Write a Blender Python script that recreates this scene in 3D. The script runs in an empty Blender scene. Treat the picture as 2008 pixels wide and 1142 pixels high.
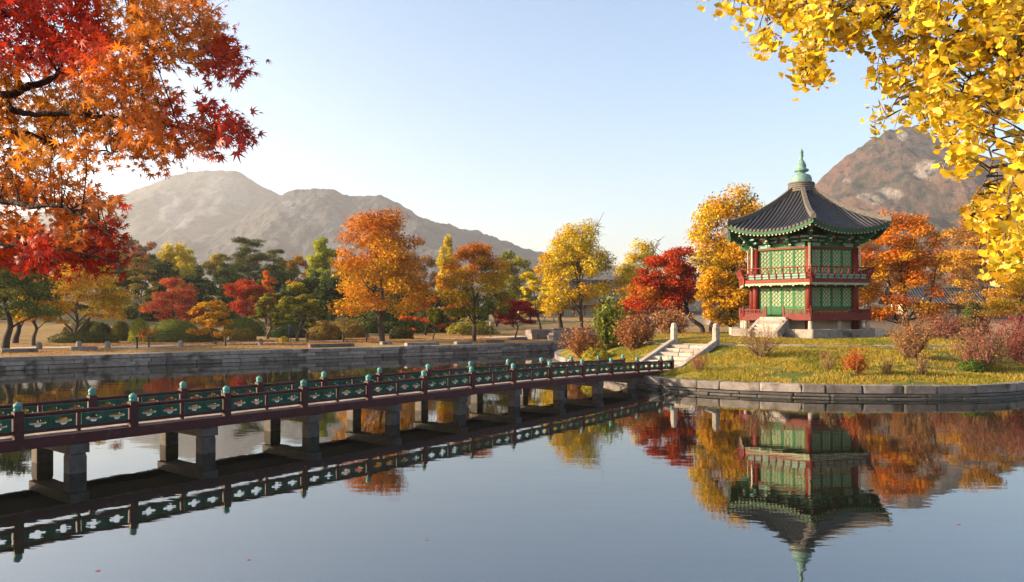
import bpy, bmesh, math, random
import numpy as np
from mathutils import Vector, Matrix
random.seed(7); RNG = np.random.default_rng(11)
sc = bpy.context.scene
col = sc.collection
PI = math.pi; R = math.radians

# ------------------------------------------------------------------ camera, sky, sun, exposure
HC = 3.5                                    # eye height above the water (water is z = 0)
cam_d = bpy.data.cameras.new('camera'); cam = bpy.data.objects.new('camera', cam_d); col.objects.link(cam)
cam.location = (0, 0, HC); cam.rotation_euler = (R(90), 0, 0)
cam_d.sensor_width = 36; cam_d.lens = 26.9; cam_d.shift_y = 47/2008
cam_d.clip_start = 0.1; cam_d.clip_end = 20000
sc.camera = cam
SUN_EL = 17.0
SUN_AZ = (-0.985, -0.05)                     # horizontal direction towards the sun (from the left)
world = bpy.data.worlds.new('World'); sc.world = world; world.use_nodes = True
wn = world.node_tree.nodes; wl = world.node_tree.links
sky = wn.new('ShaderNodeTexSky'); sky.sky_type = 'NISHITA'; sky.sun_disc = False
sky.sun_elevation = R(SUN_EL); sky.sun_rotation = math.atan2(SUN_AZ[0], SUN_AZ[1])
sky.air_density = 1.0; sky.dust_density = 2.6; sky.ozone_density = 1.6; sky.altitude = 50
bg = wn['Background']; bg.inputs['Strength'].default_value = 0.11
wl.new(sky.outputs[0], bg.inputs[0])
sun_d = bpy.data.lights.new('sun', 'SUN'); sun = bpy.data.objects.new('sun', sun_d); col.objects.link(sun)
sd = Vector((SUN_AZ[0], SUN_AZ[1], 0)).normalized()*math.cos(R(SUN_EL)) + Vector((0, 0, math.sin(R(SUN_EL))))
sun.rotation_euler = sd.to_track_quat('Z', 'Y').to_euler()
sun_d.energy = 5.0; sun_d.angle = R(0.6); sun_d.color = (1.0, 0.76, 0.50)
vs = sc.view_settings
vs.view_transform = 'Standard'; vs.look = 'None'; vs.gamma = 1; vs.use_curve_mapping = False
vs.exposure = 1.65
sc.cycles.use_denoising = True
sc.cycles.max_bounces = 8; sc.cycles.diffuse_bounces = 2; sc.cycles.transparent_max_bounces = 4; sc.cycles.volume_bounces = 1
sc.cycles.sample_clamp_indirect = 6

# ------------------------------------------------------------------ helpers
def pxp(x, y, d):                            # a point of the place seen in that direction at depth d
    return Vector(((x-1004)/1500*d, d, HC-(y-618)/1500*d))
def pX(x, d): return (x-1004)/1500*d
def smooth(t): t = np.clip(t, 0, 1); return t*t*(3-2*t)
def tag(o, label=None, cat=None, group=None, kind=None):
    if label: o['label'] = label
    if cat: o['category'] = cat
    if group: o['group'] = group
    if kind: o['kind'] = kind
    return o
def empty(name, loc, rz=0):
    o = bpy.data.objects.new(name, None); col.objects.link(o); o.location = loc; o.rotation_euler = (0, 0, rz)
    o.empty_display_size = 0.2
    return o
def link(name, me, mat, parent=None, loc=(0, 0, 0), rz=0, scale=None, kind=None):
    o = bpy.data.objects.new(name, me); col.objects.link(o)
    if mat is not None and len(me.materials) == 0: me.materials.append(mat)
    o.location = loc; o.rotation_euler = (0, 0, rz)
    if scale: o.scale = scale
    if parent: o.parent = parent
    if kind: o['kind'] = kind
    return o
class MB:
    def __init__(s): s.v = []; s.f = []
    def add(s, vs_, fs):
        n = len(s.v); s.v += [tuple(p) for p in vs_]; s.f += [tuple(i+n for i in f) for f in fs]; return s
    def box(s, c, d, rz=0, taper=1.0):
        cx, cy, cz = c; hx, hy, hz = d[0]/2, d[1]/2, d[2]/2; co, si = math.cos(rz), math.sin(rz); P = []
        for z in (-1, 1):
            t = 1 if z < 0 else taper
            for x, y in ((-1, -1), (1, -1), (1, 1), (-1, 1)):
                a, b = x*hx*t, y*hy*t; P.append((cx+a*co-b*si, cy+a*si+b*co, cz+z*hz))
        return s.add(P, [(3, 2, 1, 0), (4, 5, 6, 7), (0, 1, 5, 4), (1, 2, 6, 5), (2, 3, 7, 6), (3, 0, 4, 7)])
    def bar(s, p, q, w, h, up=(0, 0, 1)):    # square bar between two points
        p, q = Vector(p), Vector(q); d = (q-p).normalized(); u = Vector(up)
        r = d.cross(u)
        if r.length < 1e-4: r = d.cross(Vector((1, 0, 0)))
        r.normalize(); u = r.cross(d); P = []
        for c in (p, q):
            for a, b in ((-1, -1), (1, -1), (1, 1), (-1, 1)): P.append(c+r*a*w/2+u*b*h/2)
        return s.add(P, [(3, 2, 1, 0), (4, 5, 6, 7), (0, 1, 5, 4), (1, 2, 6, 5), (2, 3, 7, 6), (3, 0, 4, 7)])
    def tube(s, pts, rad, n=6, cap=True):
        pts = [Vector(p) for p in pts]; m = len(pts)
        if not hasattr(rad, '__len__'): rad = [rad]*m
        V = []; prev = None
        for i in range(m):
            d = (pts[min(i+1, m-1)]-pts[max(i-1, 0)])
            d = d.normalized() if d.length > 1e-6 else Vector((0, 0, 1))
            if prev is None:
                r = d.cross(Vector((0, 0, 1)))
                if r.length < 0.1: r = d.cross(Vector((1, 0, 0)))
            else: r = prev-d*prev.dot(d)
            r.normalize(); prev = r; u = d.cross(r)
            for k in range(n):
                a = 2*PI*k/n; V.append(pts[i]+(r*math.cos(a)+u*math.sin(a))*rad[i])
        F = []
        for i in range(m-1):
            for k in range(n):
                k2 = (k+1) % n; F.append((i*n+k, i*n+k2, (i+1)*n+k2, (i+1)*n+k))
        if cap: F.append(tuple(range(n-1, -1, -1))); F.append(tuple((m-1)*n+k for k in range(n)))
        return s.add(V, F)
    def lathe(s, prof, n=12, c=(0, 0, 0)):
        V = []; F = []; m = len(prof)
        for r, z in prof:
            for k in range(n):
                a = 2*PI*k/n; V.append((c[0]+r*math.cos(a), c[1]+r*math.sin(a), c[2]+z))
        for i in range(m-1):
            for k in range(n):
                k2 = (k+1) % n; F.append((i*n+k, i*n+k2, (i+1)*n+k2, (i+1)*n+k))
        F.append(tuple(range(n-1, -1, -1))); F.append(tuple((m-1)*n+k for k in range(n)))
        return s.add(V, F)
    def prism(s, poly, z0, z1):              # flat polygon extruded upwards
        n = len(poly)
        return s.add([(x, y, z0) for x, y in poly]+[(x, y, z1) for x, y in poly],
                     [tuple(range(n-1, -1, -1)), tuple(range(n, 2*n))]+[(i, (i+1) % n, n+(i+1) % n, n+i) for i in range(n)])
    def mesh(s, name, smooth_=False):
        me = bpy.data.meshes.new(name); me.from_pydata(s.v, [], s.f); me.update()
        if smooth_: me.polygons.foreach_set('use_smooth', [True]*len(me.polygons))
        return me
    def build(s, name, mat, parent=None, loc=(0, 0, 0), rz=0, smooth_=False, kind=None):
        return link(name, s.mesh(name, smooth_), mat, parent, loc, rz, None, kind)
def np_mesh(name, V, F, C=None, smooth_=False):   # V (n,3), F (m,k) one face size
    me = bpy.data.meshes.new(name); V = np.asarray(V, np.float32); F = np.asarray(F, np.int32)
    n, (m, k) = len(V), F.shape
    me.vertices.add(n); me.vertices.foreach_set('co', V.ravel())
    me.loops.add(m*k); me.loops.foreach_set('vertex_index', F.ravel())
    me.polygons.add(m); me.polygons.foreach_set('loop_start', np.arange(0, m*k, k, dtype=np.int32))
    if smooth_: me.polygons.foreach_set('use_smooth', np.ones(m, bool))
    if C is not None:
        a = me.attributes.new('col', 'FLOAT_COLOR', 'POINT')
        a.data.foreach_set('color', np.concatenate([np.asarray(C, np.float32), np.ones((n, 1), np.float32)], 1).ravel())
    me.update(calc_edges=True); me.validate(); return me
def vnoise(x, y, seed=0):
    xi = np.floor(x).astype(np.int64); yi = np.floor(y).astype(np.int64); xf = x-xi; yf = y-yi
    def h(a, b):
        n = (a*374761393+b*668265263+seed*1274126177) & 0x7fffffff; n = ((n ^ (n >> 13))*1274126177) & 0x7fffffff
        return ((n ^ (n >> 16)) & 0xffff)/65535.0
    u = xf*xf*(3-2*xf); v = yf*yf*(3-2*yf)
    return (h(xi, yi)*(1-u)+h(xi+1, yi)*u)*(1-v)+(h(xi, yi+1)*(1-u)+h(xi+1, yi+1)*u)*v
def fbm(x, y, o=4, seed=0):
    s_ = 0; a = .5; t = 0
    for i in range(o): s_ = s_+a*vnoise(x*2**i, y*2**i, seed+i); t += a; a *= .5
    return s_/t
def in_poly(x, y, P):
    x = np.asarray(x, float); y = np.asarray(y, float); r = np.zeros(x.shape, bool); n = len(P)
    for i in range(n):
        x1, y1 = P[i]; x2, y2 = P[(i+1) % n]
        c = ((y1 > y) != (y2 > y)) & (x < (x2-x1)*(y-y1)/((y2-y1) if y2 != y1 else 1e-9)+x1); r ^= c
    return r
def poly_dist(x, y, P, closed=True):
    x = np.asarray(x, float); y = np.asarray(y, float); d = np.full(x.shape, 1e9); n = len(P)
    for i in range(n if closed else n-1):
        x1, y1 = P[i]; x2, y2 = P[(i+1) % n]; dx, dy = x2-x1, y2-y1
        t = np.clip(((x-x1)*dx+(y-y1)*dy)/(dx*dx+dy*dy+1e-12), 0, 1)
        d = np.minimum(d, np.hypot(x-x1-t*dx, y-y1-t*dy))
    return d
def catmull(P, per=8, closed=True):
    n = len(P); out = []
    for i in range(n if closed else n-1):
        g = (lambda k: np.array(P[k % n], float)) if closed else (lambda k: np.array(P[max(0, min(n-1, k))], float))
        p0, p1, p2, p3 = g(i-1), g(i), g(i+1), g(i+2)
        for j in range(per):
            t = j/per
            out.append(tuple(.5*((2*p1)+(-p0+p2)*t+(2*p0-5*p1+4*p2-p3)*t*t+(-p0+3*p1-3*p2+p3)*t**3)))
    if not closed: out.append(tuple(P[-1]))
    return out
def resample(P, step, closed=False):
    Q = [Vector((*p, 0)) if len(p) == 2 else Vector(p) for p in P]
    if closed: Q.append(Q[0])
    out = [Q[0].copy()]; acc = 0
    for a, b in zip(Q, Q[1:]):
        L = (b-a).length; s_ = step-acc
        while s_ <= L: out.append(a+(b-a)*(s_/L)); s_ += step
        acc = L-(s_-step)
    return out

# ------------------------------------------------------------------ materials
def mat(name, c, c2=None, rough=0.75, scale=6.0, bump=0.0, bscale=None, spec=0.3, detail=6, stretch=None, dirt=None, var=.2):
    m = bpy.data.materials.new(name); m.use_nodes = True; nt = m.node_tree; N = nt.nodes; L = nt.links
    b = N['Principled BSDF']; b.inputs['Roughness'].default_value = rough; b.inputs['Specular IOR Level'].default_value = spec
    tc = N.new('ShaderNodeTexCoord'); geo = N.new('ShaderNodeNewGeometry')
    src = geo.outputs['Position']
    if stretch:
        mp = N.new('ShaderNodeMapping'); mp.inputs['Scale'].default_value = stretch; L.new(src, mp.inputs[0]); src = mp.outputs[0]
    if c2 is None: c2 = tuple(v*0.72 for v in c)
    nz = N.new('ShaderNodeTexNoise'); nz.inputs['Scale'].default_value = scale; nz.inputs['Detail'].default_value = detail; nz.inputs['Roughness'].default_value = .65
    L.new(src, nz.inputs['Vector'])
    rp = N.new('ShaderNodeValToRGB'); rp.color_ramp.elements[0].position = .32; rp.color_ramp.elements[1].position = .68
    rp.color_ramp.elements[0].color = (*c2, 1); rp.color_ramp.elements[1].color = (*c, 1)
    L.new(nz.outputs['Fac'], rp.inputs[0]); out = rp.outputs[0]
    oi = N.new('ShaderNodeObjectInfo'); hv = N.new('ShaderNodeHueSaturation')   # every piece a little different
    mr = N.new('ShaderNodeMapRange'); mr.inputs['To Min'].default_value = 1-var; mr.inputs['To Max'].default_value = 1+var
    L.new(oi.outputs['Random'], mr.inputs[0]); L.new(mr.outputs[0], hv.inputs['Value']); L.new(out, hv.inputs['Color']); out = hv.outputs[0]
    if dirt:
        n2 = N.new('ShaderNodeTexNoise'); n2.inputs['Scale'].default_value = dirt[1]; n2.inputs['Detail'].default_value = 5
        L.new(geo.outputs['Position'], n2.inputs['Vector'])
        r2 = N.new('ShaderNodeValToRGB'); r2.color_ramp.elements[0].position = dirt[2]; r2.color_ramp.elements[1].position = dirt[2]+.14
        L.new(n2.outputs['Fac'], r2.inputs[0])
        mx = N.new('ShaderNodeMixRGB'); mx.inputs[2].default_value = (*dirt[0], 1); L.new(r2.outputs[0], mx.inputs[0]); L.new(out, mx.inputs[1]); out = mx.outputs[0]
    L.new(out, b.inputs['Base Color'])
    if bump:
        bp = N.new('ShaderNodeBump'); bp.inputs['Strength'].default_value = bump; bp.inputs['Distance'].default_value = .05
        nb = N.new('ShaderNodeTexNoise'); nb.inputs['Scale'].default_value = bscale or scale*3; nb.inputs['Detail'].default_value = 8
        L.new(src, nb.inputs['Vector']); L.new(nb.outputs['Fac'], bp.inputs['Height']); L.new(bp.outputs[0], b.inputs['Normal'])
    return m
def leaf_mat(name, use_obj=False, trans=0.45, gloss=.0):
    m = bpy.data.materials.new(name); m.use_nodes = True; nt = m.node_tree; N = nt.nodes; L = nt.links
    N.remove(N['Principled BSDF']); o = N['Material Output']
    if use_obj: src = N.new('ShaderNodeObjectInfo').outputs['Color']
    else:
        a = N.new('ShaderNodeAttribute'); a.attribute_name = 'col'; src = a.outputs['Color']
    geo = N.new('ShaderNodeNewGeometry'); nz = N.new('ShaderNodeTexNoise'); nz.inputs['Scale'].default_value = 25 if gloss else 3
    L.new(geo.outputs['Position'], nz.inputs['Vector']); mr = N.new('ShaderNodeMapRange'); mr.inputs['To Min'].default_value = .7; mr.inputs['To Max'].default_value = 1.3
    L.new(nz.outputs['Fac'], mr.inputs[0]); hv = N.new('ShaderNodeHueSaturation'); L.new(mr.outputs[0], hv.inputs['Value']); L.new(src, hv.inputs['Color'])
    d = N.new('ShaderNodeBsdfDiffuse'); t = N.new('ShaderNodeBsdfTranslucent'); mx = N.new('ShaderNodeMixShader'); mx.inputs[0].default_value = trans
    L.new(hv.outputs[0], d.inputs[0]); L.new(hv.outputs[0], t.inputs[0]); L.new(d.outputs[0], mx.inputs[1]); L.new(t.outputs[0], mx.inputs[2])
    last = mx.outputs[0]
    if gloss:
        g = N.new('ShaderNodeBsdfGlossy'); g.inputs['Roughness'].default_value = .45; m2 = N.new('ShaderNodeMixShader'); m2.inputs[0].default_value = gloss
        L.new(last, m2.inputs[1]); L.new(g.outputs[0], m2.inputs[2]); last = m2.outputs[0]
    L.new(last, o.inputs[0]); return m
M = {}
M['leaf'] = leaf_mat('foliage', trans=.28)
M['leaf_near'] = leaf_mat('near_foliage', trans=.42, gloss=.03)
M['leaf_obj'] = leaf_mat('near_leaf', use_obj=True, trans=.42, gloss=.03)
M['bark'] = mat('bark', (.10, .072, .05), (.04, .028, .02), .9, 5, .8, 14, stretch=(1, 1, .25))
M['bark_dark'] = mat('dark_bark', (.045, .03, .024), (.02, .014, .011), .9, 8, .6, 30)
M['twig'] = mat('twig', (.20, .12, .07), (.11, .06, .035), .9, 5)
M['stone'] = mat('granite', (.25, .215, .19), (.145, .122, .105), .85, 3.2, .5, 18, dirt=((.055, .047, .038), 1.1, .54), var=.42)
M['stone_wet'] = mat('wet_granite', (.10, .09, .08), (.05, .045, .04), .6, 3, .4, 14)
M['stone_pale'] = mat('pale_granite', (.36, .31, .26), (.25, .21, .175), .8, 4, .3, 25, dirt=((.15, .12, .095), 2.3, .58), var=.28)
M['pier'] = mat('pier_granite', (.105, .09, .08), (.05, .043, .038), .85, 5, .5, 25, dirt=((.08, .065, .05), 1.6, .56))
M['mortar'] = mat('mortar', (.07, .06, .05), (.04, .035, .03), .95, 4)
M['maroon'] = mat('maroon_paint', (.055, .0075, .009), (.034, .005, .006), .55, 3.5, .15, 30, dirt=((.10, .032, .028), 2.6, .60), var=.12)
M['panel_green'] = mat('green_paint', (.0025, .062, .037), (.0015, .042, .026), .55, 4, .1, 40, dirt=((.018, .085, .062), 3.2, .60), var=.25)
M['cap_teal'] = mat('teal_patina', (.10, .30, .26), (.03, .14, .115), .5, 22, .3, 40)
M['deck'] = mat('deck_plank', (.34, .28, .235), (.21, .165, .135), .85, 3, .3, 20, stretch=(2, 2, 2))
M['red'] = mat('red_paint', (.175, .018, .008), (.11, .011, .005), .6, 4, .1, 30, dirt=((.10, .028, .016), 2.2, .58))
M['door_green'] = mat('door_green', (.020, .145, .042), (.012, .10, .03), .6, 5, .1, 30)
M['paper'] = mat('door_paper', (.36, .38, .24), (.22, .25, .14), .85, 7)
M['pale_green'] = mat('pale_green_paint', (.27, .33, .19), (.18, .25, .15), .65, 6)
M['teal'] = mat('teal_paint', (.16, .32, .25), (.10, .22, .18), .6, 5)
M['eave_green'] = mat('eave_green', (.025, .105, .05), (.014, .06, .03), .7, 6)
M['eave_brown'] = mat('eave_brown', (.16, .07, .035), (.09, .04, .02), .8, 6)
M['cream'] = mat('cream_paint', (.44, .38, .26), (.32, .27, .18), .7, 8)
M['slope'] = mat('roof_bed', (.014, .015, .017), (.008, .008, .009), .8, 9, .3, 30)
M['tile'] = mat('roof_tile', (.050, .052, .060), (.022, .023, .028), .5, 9, .35, 40, spec=.35, dirt=((.10, .095, .085), 3.5, .64))
M['ridge'] = mat('ridge_tile', (.15, .13, .11), (.065, .06, .055), .8, 7, .4, 30)
M['patina'] = mat('bronze_patina', (.15, .27, .23), (.07, .15, .13), .55, 7, .3, 20, dirt=((.30, .30, .24), 4, .6))
M['plaster'] = mat('plaster', (.44, .36, .27), (.34, .27, .20), .9, 2)
M['brickwall'] = mat('earthen_wall', (.42, .31, .21), (.30, .21, .14), .9, 5, .3, 25)
M['wood'] = mat('dark_wood', (.17, .07, .035), (.09, .035, .02), .75, 6)
M['deck_shade'] = mat('deck_shade_board', (.03, .014, .011), (.016, .008, .007), .9, 5)  # near-black colour stands in for shade below the deck
M['black'] = mat('black_iron', (.025, .023, .022), (.015, .014, .013), .6, 8)
M['skin'] = mat('skin', (.5, .3, .2)); M['hair'] = mat('hair', (.02, .015, .012))
def cloth(n, c): return mat(n, c, rough=.9, scale=12)

# ------------------------------------------------------------------ the pond, the banks, the island
POND = [(-12, 6), (-19.5, 13), (-40, 21), (-52, 32), (-32, 47.7), (-18, 58.3), (-5.1, 67.3), (5.5, 76.5), (20, 88), (45, 93),
        (72, 82), (84, 55), (76, 25), (58, 8), (20, 6)]
H = 3.5
ISLE0 = [(2.02*H, 10.15*H), (2.9*H, 9.5*H), (3.96*H, 9.15*H), (5.53*H, 9.15*H), (6.6*H, 9.65*H), (8.5*H, 10.8*H), (10.6*H, 14*H), (11*H, 18*H), (8.5*H, 21.6*H),
         (4*H, 21.4*H), (1.5*H, 19.3*H), (.95*H, 16.7*H), (1.15*H, 14*H), (1.5*H, 12*H), (1.75*H, 10.9*H)]
ISLE = catmull(ISLE0, 8)
TERR = [(7.6, 50), (8.9, 45.4), (10.45, 44.0), (13, 43), (19, 42), (26, 42.2), (31, 43.6), (36, 48), (37.5, 57), (35, 66), (28, 71), (16, 70), (8, 64), (6.6, 57)]
PAV = (19.85, 52.5)
def far_z(X, Y):
    X = np.asarray(X, float); Y = np.asarray(Y, float)
    s = poly_dist(X, Y, POND)
    a = X/np.maximum(Y, 5)
    left = smooth((-a-.02)/.22)
    z = .83+.012*np.minimum(s, 40)
    z = z+smooth((s-26)/75)*(1.6+4.6*left)
    z = z+smooth((s-16)/14)*(fbm(X*.06+3, Y*.06, 3, 5)-.45)*1.0
    z = z+np.where(Y < 12, .9*smooth(s/4), 0)
    return z
ST0 = (7.55, 40.35); ST1 = (10.45, 44.0)
def isle_z(X, Y):
    X = np.asarray(X, float); Y = np.asarray(Y, float)
    so = poly_dist(X, Y, ISLE); si = poly_dist(X, Y, TERR); ins = in_poly(X, Y, TERR)
    f = so/(so+si+1e-6)
    zo = .50+1.22*(.45*f+.55*smooth(f))+(fbm(X*.35, Y*.35, 3, 9)-.5)*.22*np.minimum(1, so/1.5)*np.minimum(1, si/1.2)
    zi = 1.78+.32*smooth(si/7)
    L = math.hypot(ST1[0]-ST0[0], ST1[1]-ST0[1]); ux, uy = (ST1[0]-ST0[0])/L, (ST1[1]-ST0[1])/L
    t = (X-ST0[0])*ux+(Y-ST0[1])*uy; q = np.abs((X-ST0[0])*uy-(Y-ST0[1])*ux)
    zs = .40+1.15*np.clip(t/L, 0, 1); k = smooth((1.75-q)/.5)*smooth((L+.1-t)/.4)
    return np.where(ins, zi, zo*(1-k)+np.minimum(zo, zs)*k)
def fz(x, y): return float(far_z(np.array([x]), np.array([y]))[0])
def iz(x, y): return float(isle_z(np.array([x]), np.array([y]))[0])

def ground_mat(name, cols, scales, bump=.6, bscale=9.0):
    m = bpy.data.materials.new(name); m.use_nodes = True; nt = m.node_tree; N = nt.nodes; L = nt.links
    b = N['Principled BSDF']; b.inputs['Roughness'].default_value = .95; b.inputs['Specular IOR Level'].default_value = .15
    geo = N.new('ShaderNodeNewGeometry'); out = None
    for i, (c, s_) in enumerate(zip(cols, scales)):
        if out is None:
            rgb = N.new('ShaderNodeRGB'); rgb.outputs[0].default_value = (*c, 1); out = rgb.outputs[0]; continue
        nz = N.new('ShaderNodeTexNoise'); nz.inputs['Scale'].default_value = s_[0]; nz.inputs['Detail'].default_value = 7; nz.inputs['Roughness'].default_value = .68
        L.new(geo.outputs['Position'], nz.inputs['Vector']); rp = N.new('ShaderNodeValToRGB')
        rp.color_ramp.elements[0].position = s_[1]; rp.color_ramp.elements[1].position = s_[1]+s_[2]; L.new(nz.outputs['Fac'], rp.inputs[0])
        mx = N.new('ShaderNodeMixRGB'); L.new(rp.outputs[0], mx.inputs[0]); L.new(out, mx.inputs[1]); mx.inputs[2].default_value = (*c, 1); out = mx.outputs[0]
    L.new(out, b.inputs['Base Color'])
    bp = N.new('ShaderNodeBump'); bp.inputs['Strength'].default_value = bump; bp.inputs['Distance'].default_value = .12
    nb = N.new('ShaderNodeTexNoise'); nb.inputs['Scale'].default_value = bscale; nb.inputs['Detail'].default_value = 8
    L.new(geo.outputs['Position'], nb.inputs['Vector']); L.new(nb.outputs['Fac'], bp.inputs['Height']); L.new(bp.outputs[0], b.inputs['Normal'])
    return m
M['ground'] = ground_mat('dry_lawn', [(.25, .165, .06), (.22, .10, .04), (.10, .105, .028), (.34, .24, .10)],
                         [0, (.22, .50, .12), (.09, .52, .1), (1.3, .56, .12)])
M['isle'] = ground_mat('island_grass', [(.235, .17, .02), (.08, .10, .014), (.34, .215, .03), (.18, .095, .022)],  # dark green patches: real turf tone, deepened to suggest shadows on the slope
                       [0, (.30, .40, .16), (1.7, .52, .14), (.9, .60, .1)], bump=.9, bscale=7)
M['path'] = ground_mat('pale_path', [(.48, .39, .31), (.36, .28, .20)], [0, (1.2, .5, .2)], bump=.15)

# far ground: one sheet from the pond's edge to the horizon
bd = [p for p in resample(POND, .9, True)]
C0 = np.array([15., 46.])
Bp = np.array([[p.x, p.y] for p in bd]); D = Bp-C0; D /= np.linalg.norm(D, axis=1)[:, None]
S = np.concatenate([np.arange(0, 40, 1.0), np.arange(40, 130, 3.), np.array([135, 150, 180, 220, 280, 360, 480, 700, 1000, 1500, 2300, 3400, 5000])])
G = Bp[None]+D[None]*S[:, None, None]
Z = far_z(G[..., 0], G[..., 1])
V = np.concatenate([G, Z[..., None]], 2).reshape(-1, 3); nb_ = len(Bp); ns_ = len(S)
I, J = np.meshgrid(np.arange(ns_-1), np.arange(nb_), indexing='ij'); J2 = (J+1) % nb_
F = np.stack([I*nb_+J, I*nb_+J2, (I+1)*nb_+J2, (I+1)*nb_+J], -1).reshape(-1, 4)
tag(link('ground', np_mesh('ground', V, F, None, True), M['ground']), kind='structure')

# water
def water_mat():
    m = bpy.data.materials.new('pond_water'); m.use_nodes = True; nt = m.node_tree; N = nt.nodes; L = nt.links
    b = N['Principled BSDF']; b.inputs['Base Color'].default_value = (.007, .009, .006, 1); b.inputs['Roughness'].default_value = .012
    b.inputs['IOR'].default_value = 3.2; b.inputs['Specular IOR Level'].default_value = .5
    geo = N.new('ShaderNodeNewGeometry'); hs = []
    for sc_, stretch, amp in ((.55, (.5, 1.6, 1), 1.0), (2.6, (.55, 1.5, 1), .30), (9.0, (.6, 1.4, 1), .05)):
        mp = N.new('ShaderNodeMapping'); mp.inputs['Scale'].default_value = stretch; mp.inputs['Rotation'].default_value = (0, 0, .25); L.new(geo.outputs['Position'], mp.inputs[0])
        nz = N.new('ShaderNodeTexNoise'); nz.inputs['Scale'].default_value = sc_; nz.inputs['Detail'].default_value = 2; L.new(mp.outputs[0], nz.inputs['Vector'])
        mu = N.new('ShaderNodeMath'); mu.operation = 'MULTIPLY'; mu.inputs[1].default_value = amp; L.new(nz.outputs['Fac'], mu.inputs[0]); hs.append(mu.outputs[0])
    a = N.new('ShaderNodeMath'); L.new(hs[0], a.inputs[0]); L.new(hs[1], a.inputs[1])
    a2 = N.new('ShaderNodeMath'); L.new(a.outputs[0], a2.inputs[0]); L.new(hs[2], a2.inputs[1])
    # calm and ruffled patches
    nz = N.new('ShaderNodeTexNoise'); nz.inputs['Scale'].default_value = .09; nz.inputs['Detail'].default_value = 3; L.new(geo.outputs['Position'], nz.inputs['Vector'])
    mr = N.new('ShaderNodeMapRange'); mr.inputs['From Min'].default_value = .35; mr.inputs['From Max'].default_value = .7; mr.inputs['To Min'].default_value = .35; mr.inputs['To Max'].default_value = 1.0
    L.new(nz.outputs['Fac'], mr.inputs[0])
    bp = N.new('ShaderNodeBump'); bp.inputs['Distance'].default_value = .0055; L.new(mr.outputs[0], bp.inputs['Strength']); L.new(a2.outputs[0], bp.inputs['Height'])
    L.new(bp.outputs[0], b.inputs['Normal']); return m
M['water'] = water_mat()
wb = Bp+D*.35
mbw = MB(); mbw.add([(x, y, 0) for x, y in wb], [tuple(range(len(wb)))])
tag(mbw.build('water', M['water']), kind='structure')

# island
nu = 150; ring = np.array([[p.x, p.y] for p in resample(ISLE, .5, True)]); nr = len(ring); CI = np.array([20., 53.])
T = np.concatenate([np.linspace(0, .55, 70), np.linspace(.56, .999, 35)])
G = ring[None]*(1-T[:, None, None])+CI[None, None]*T[:, None, None]
Z = isle_z(G[..., 0], G[..., 1]); V = np.concatenate([G, Z[..., None]], 2).reshape(-1, 3)
I, J = np.meshgrid(np.arange(len(T)-1), np.arange(nr), indexing='ij'); J2 = (J+1) % nr
F = np.stack([I*nr+J, I*nr+J2, (I+1)*nr+J2, (I+1)*nr+J], -1).reshape(-1, 4)
tag(link('island', np_mesh('island', V, F, None, True), M['isle']), kind='structure')

# ------------------------------------------------------------------ mountains
def mountain_mat(name, forest, forest2, rust, rock, scl):
    m = bpy.data.materials.new(name); m.use_nodes = True; nt = m.node_tree; N = nt.nodes; L = nt.links
    b = N['Principled BSDF']; b.inputs['Roughness'].default_value = .95; b.inputs['Specular IOR Level'].default_value = .1
    geo = N.new('ShaderNodeNewGeometry')
    def noise(s_, d=8):
        nz = N.new('ShaderNodeTexNoise'); nz.inputs['Scale'].default_value = s_; nz.inputs['Detail'].default_value = d; nz.inputs['Roughness'].default_value = .7; L.new(geo.outputs['Position'], nz.inputs['Vector']); return nz.outputs['Fac']
    def ramp(f, a, b_):
        r = N.new('ShaderNodeMapRange'); r.inputs['From Min'].default_value = a; r.inputs['From Max'].default_value = b_; L.new(f, r.inputs[0]); return r.outputs[0]
    def mix(f, a, c):
        x = N.new('ShaderNodeMixRGB'); L.new(f, x.inputs[0])
        if isinstance(a, tuple): x.inputs[1].default_value = (*a, 1)
        else: L.new(a, x.inputs[1])
        x.inputs[2].default_value = (*c, 1); return x.outputs[0]
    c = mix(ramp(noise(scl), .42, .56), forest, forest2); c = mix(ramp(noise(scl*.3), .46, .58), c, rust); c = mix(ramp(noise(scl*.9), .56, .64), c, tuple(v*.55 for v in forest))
    at = N.new('ShaderNodeAttribute'); at.attribute_name = 'col'
    sp = N.new('ShaderNodeSeparateColor'); L.new(at.outputs['Color'], sp.inputs[0])
    rm = N.new('ShaderNodeMath'); rm.operation = 'MULTIPLY'; L.new(sp.outputs[0], rm.inputs[0]); L.new(ramp(noise(scl*1.7), .36, .52), rm.inputs[1])
    c = mix(rm.outputs[0], c, rock); L.new(c, b.inputs['Base Color'])
    bp = N.new('ShaderNodeBump'); bp.inputs['Strength'].default_value = 1; bp.inputs['Distance'].default_value = 9; L.new(noise(scl*3, 10), bp.inputs['Height']); L.new(bp.outputs[0], b.inputs['Normal'])
    return m
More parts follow.
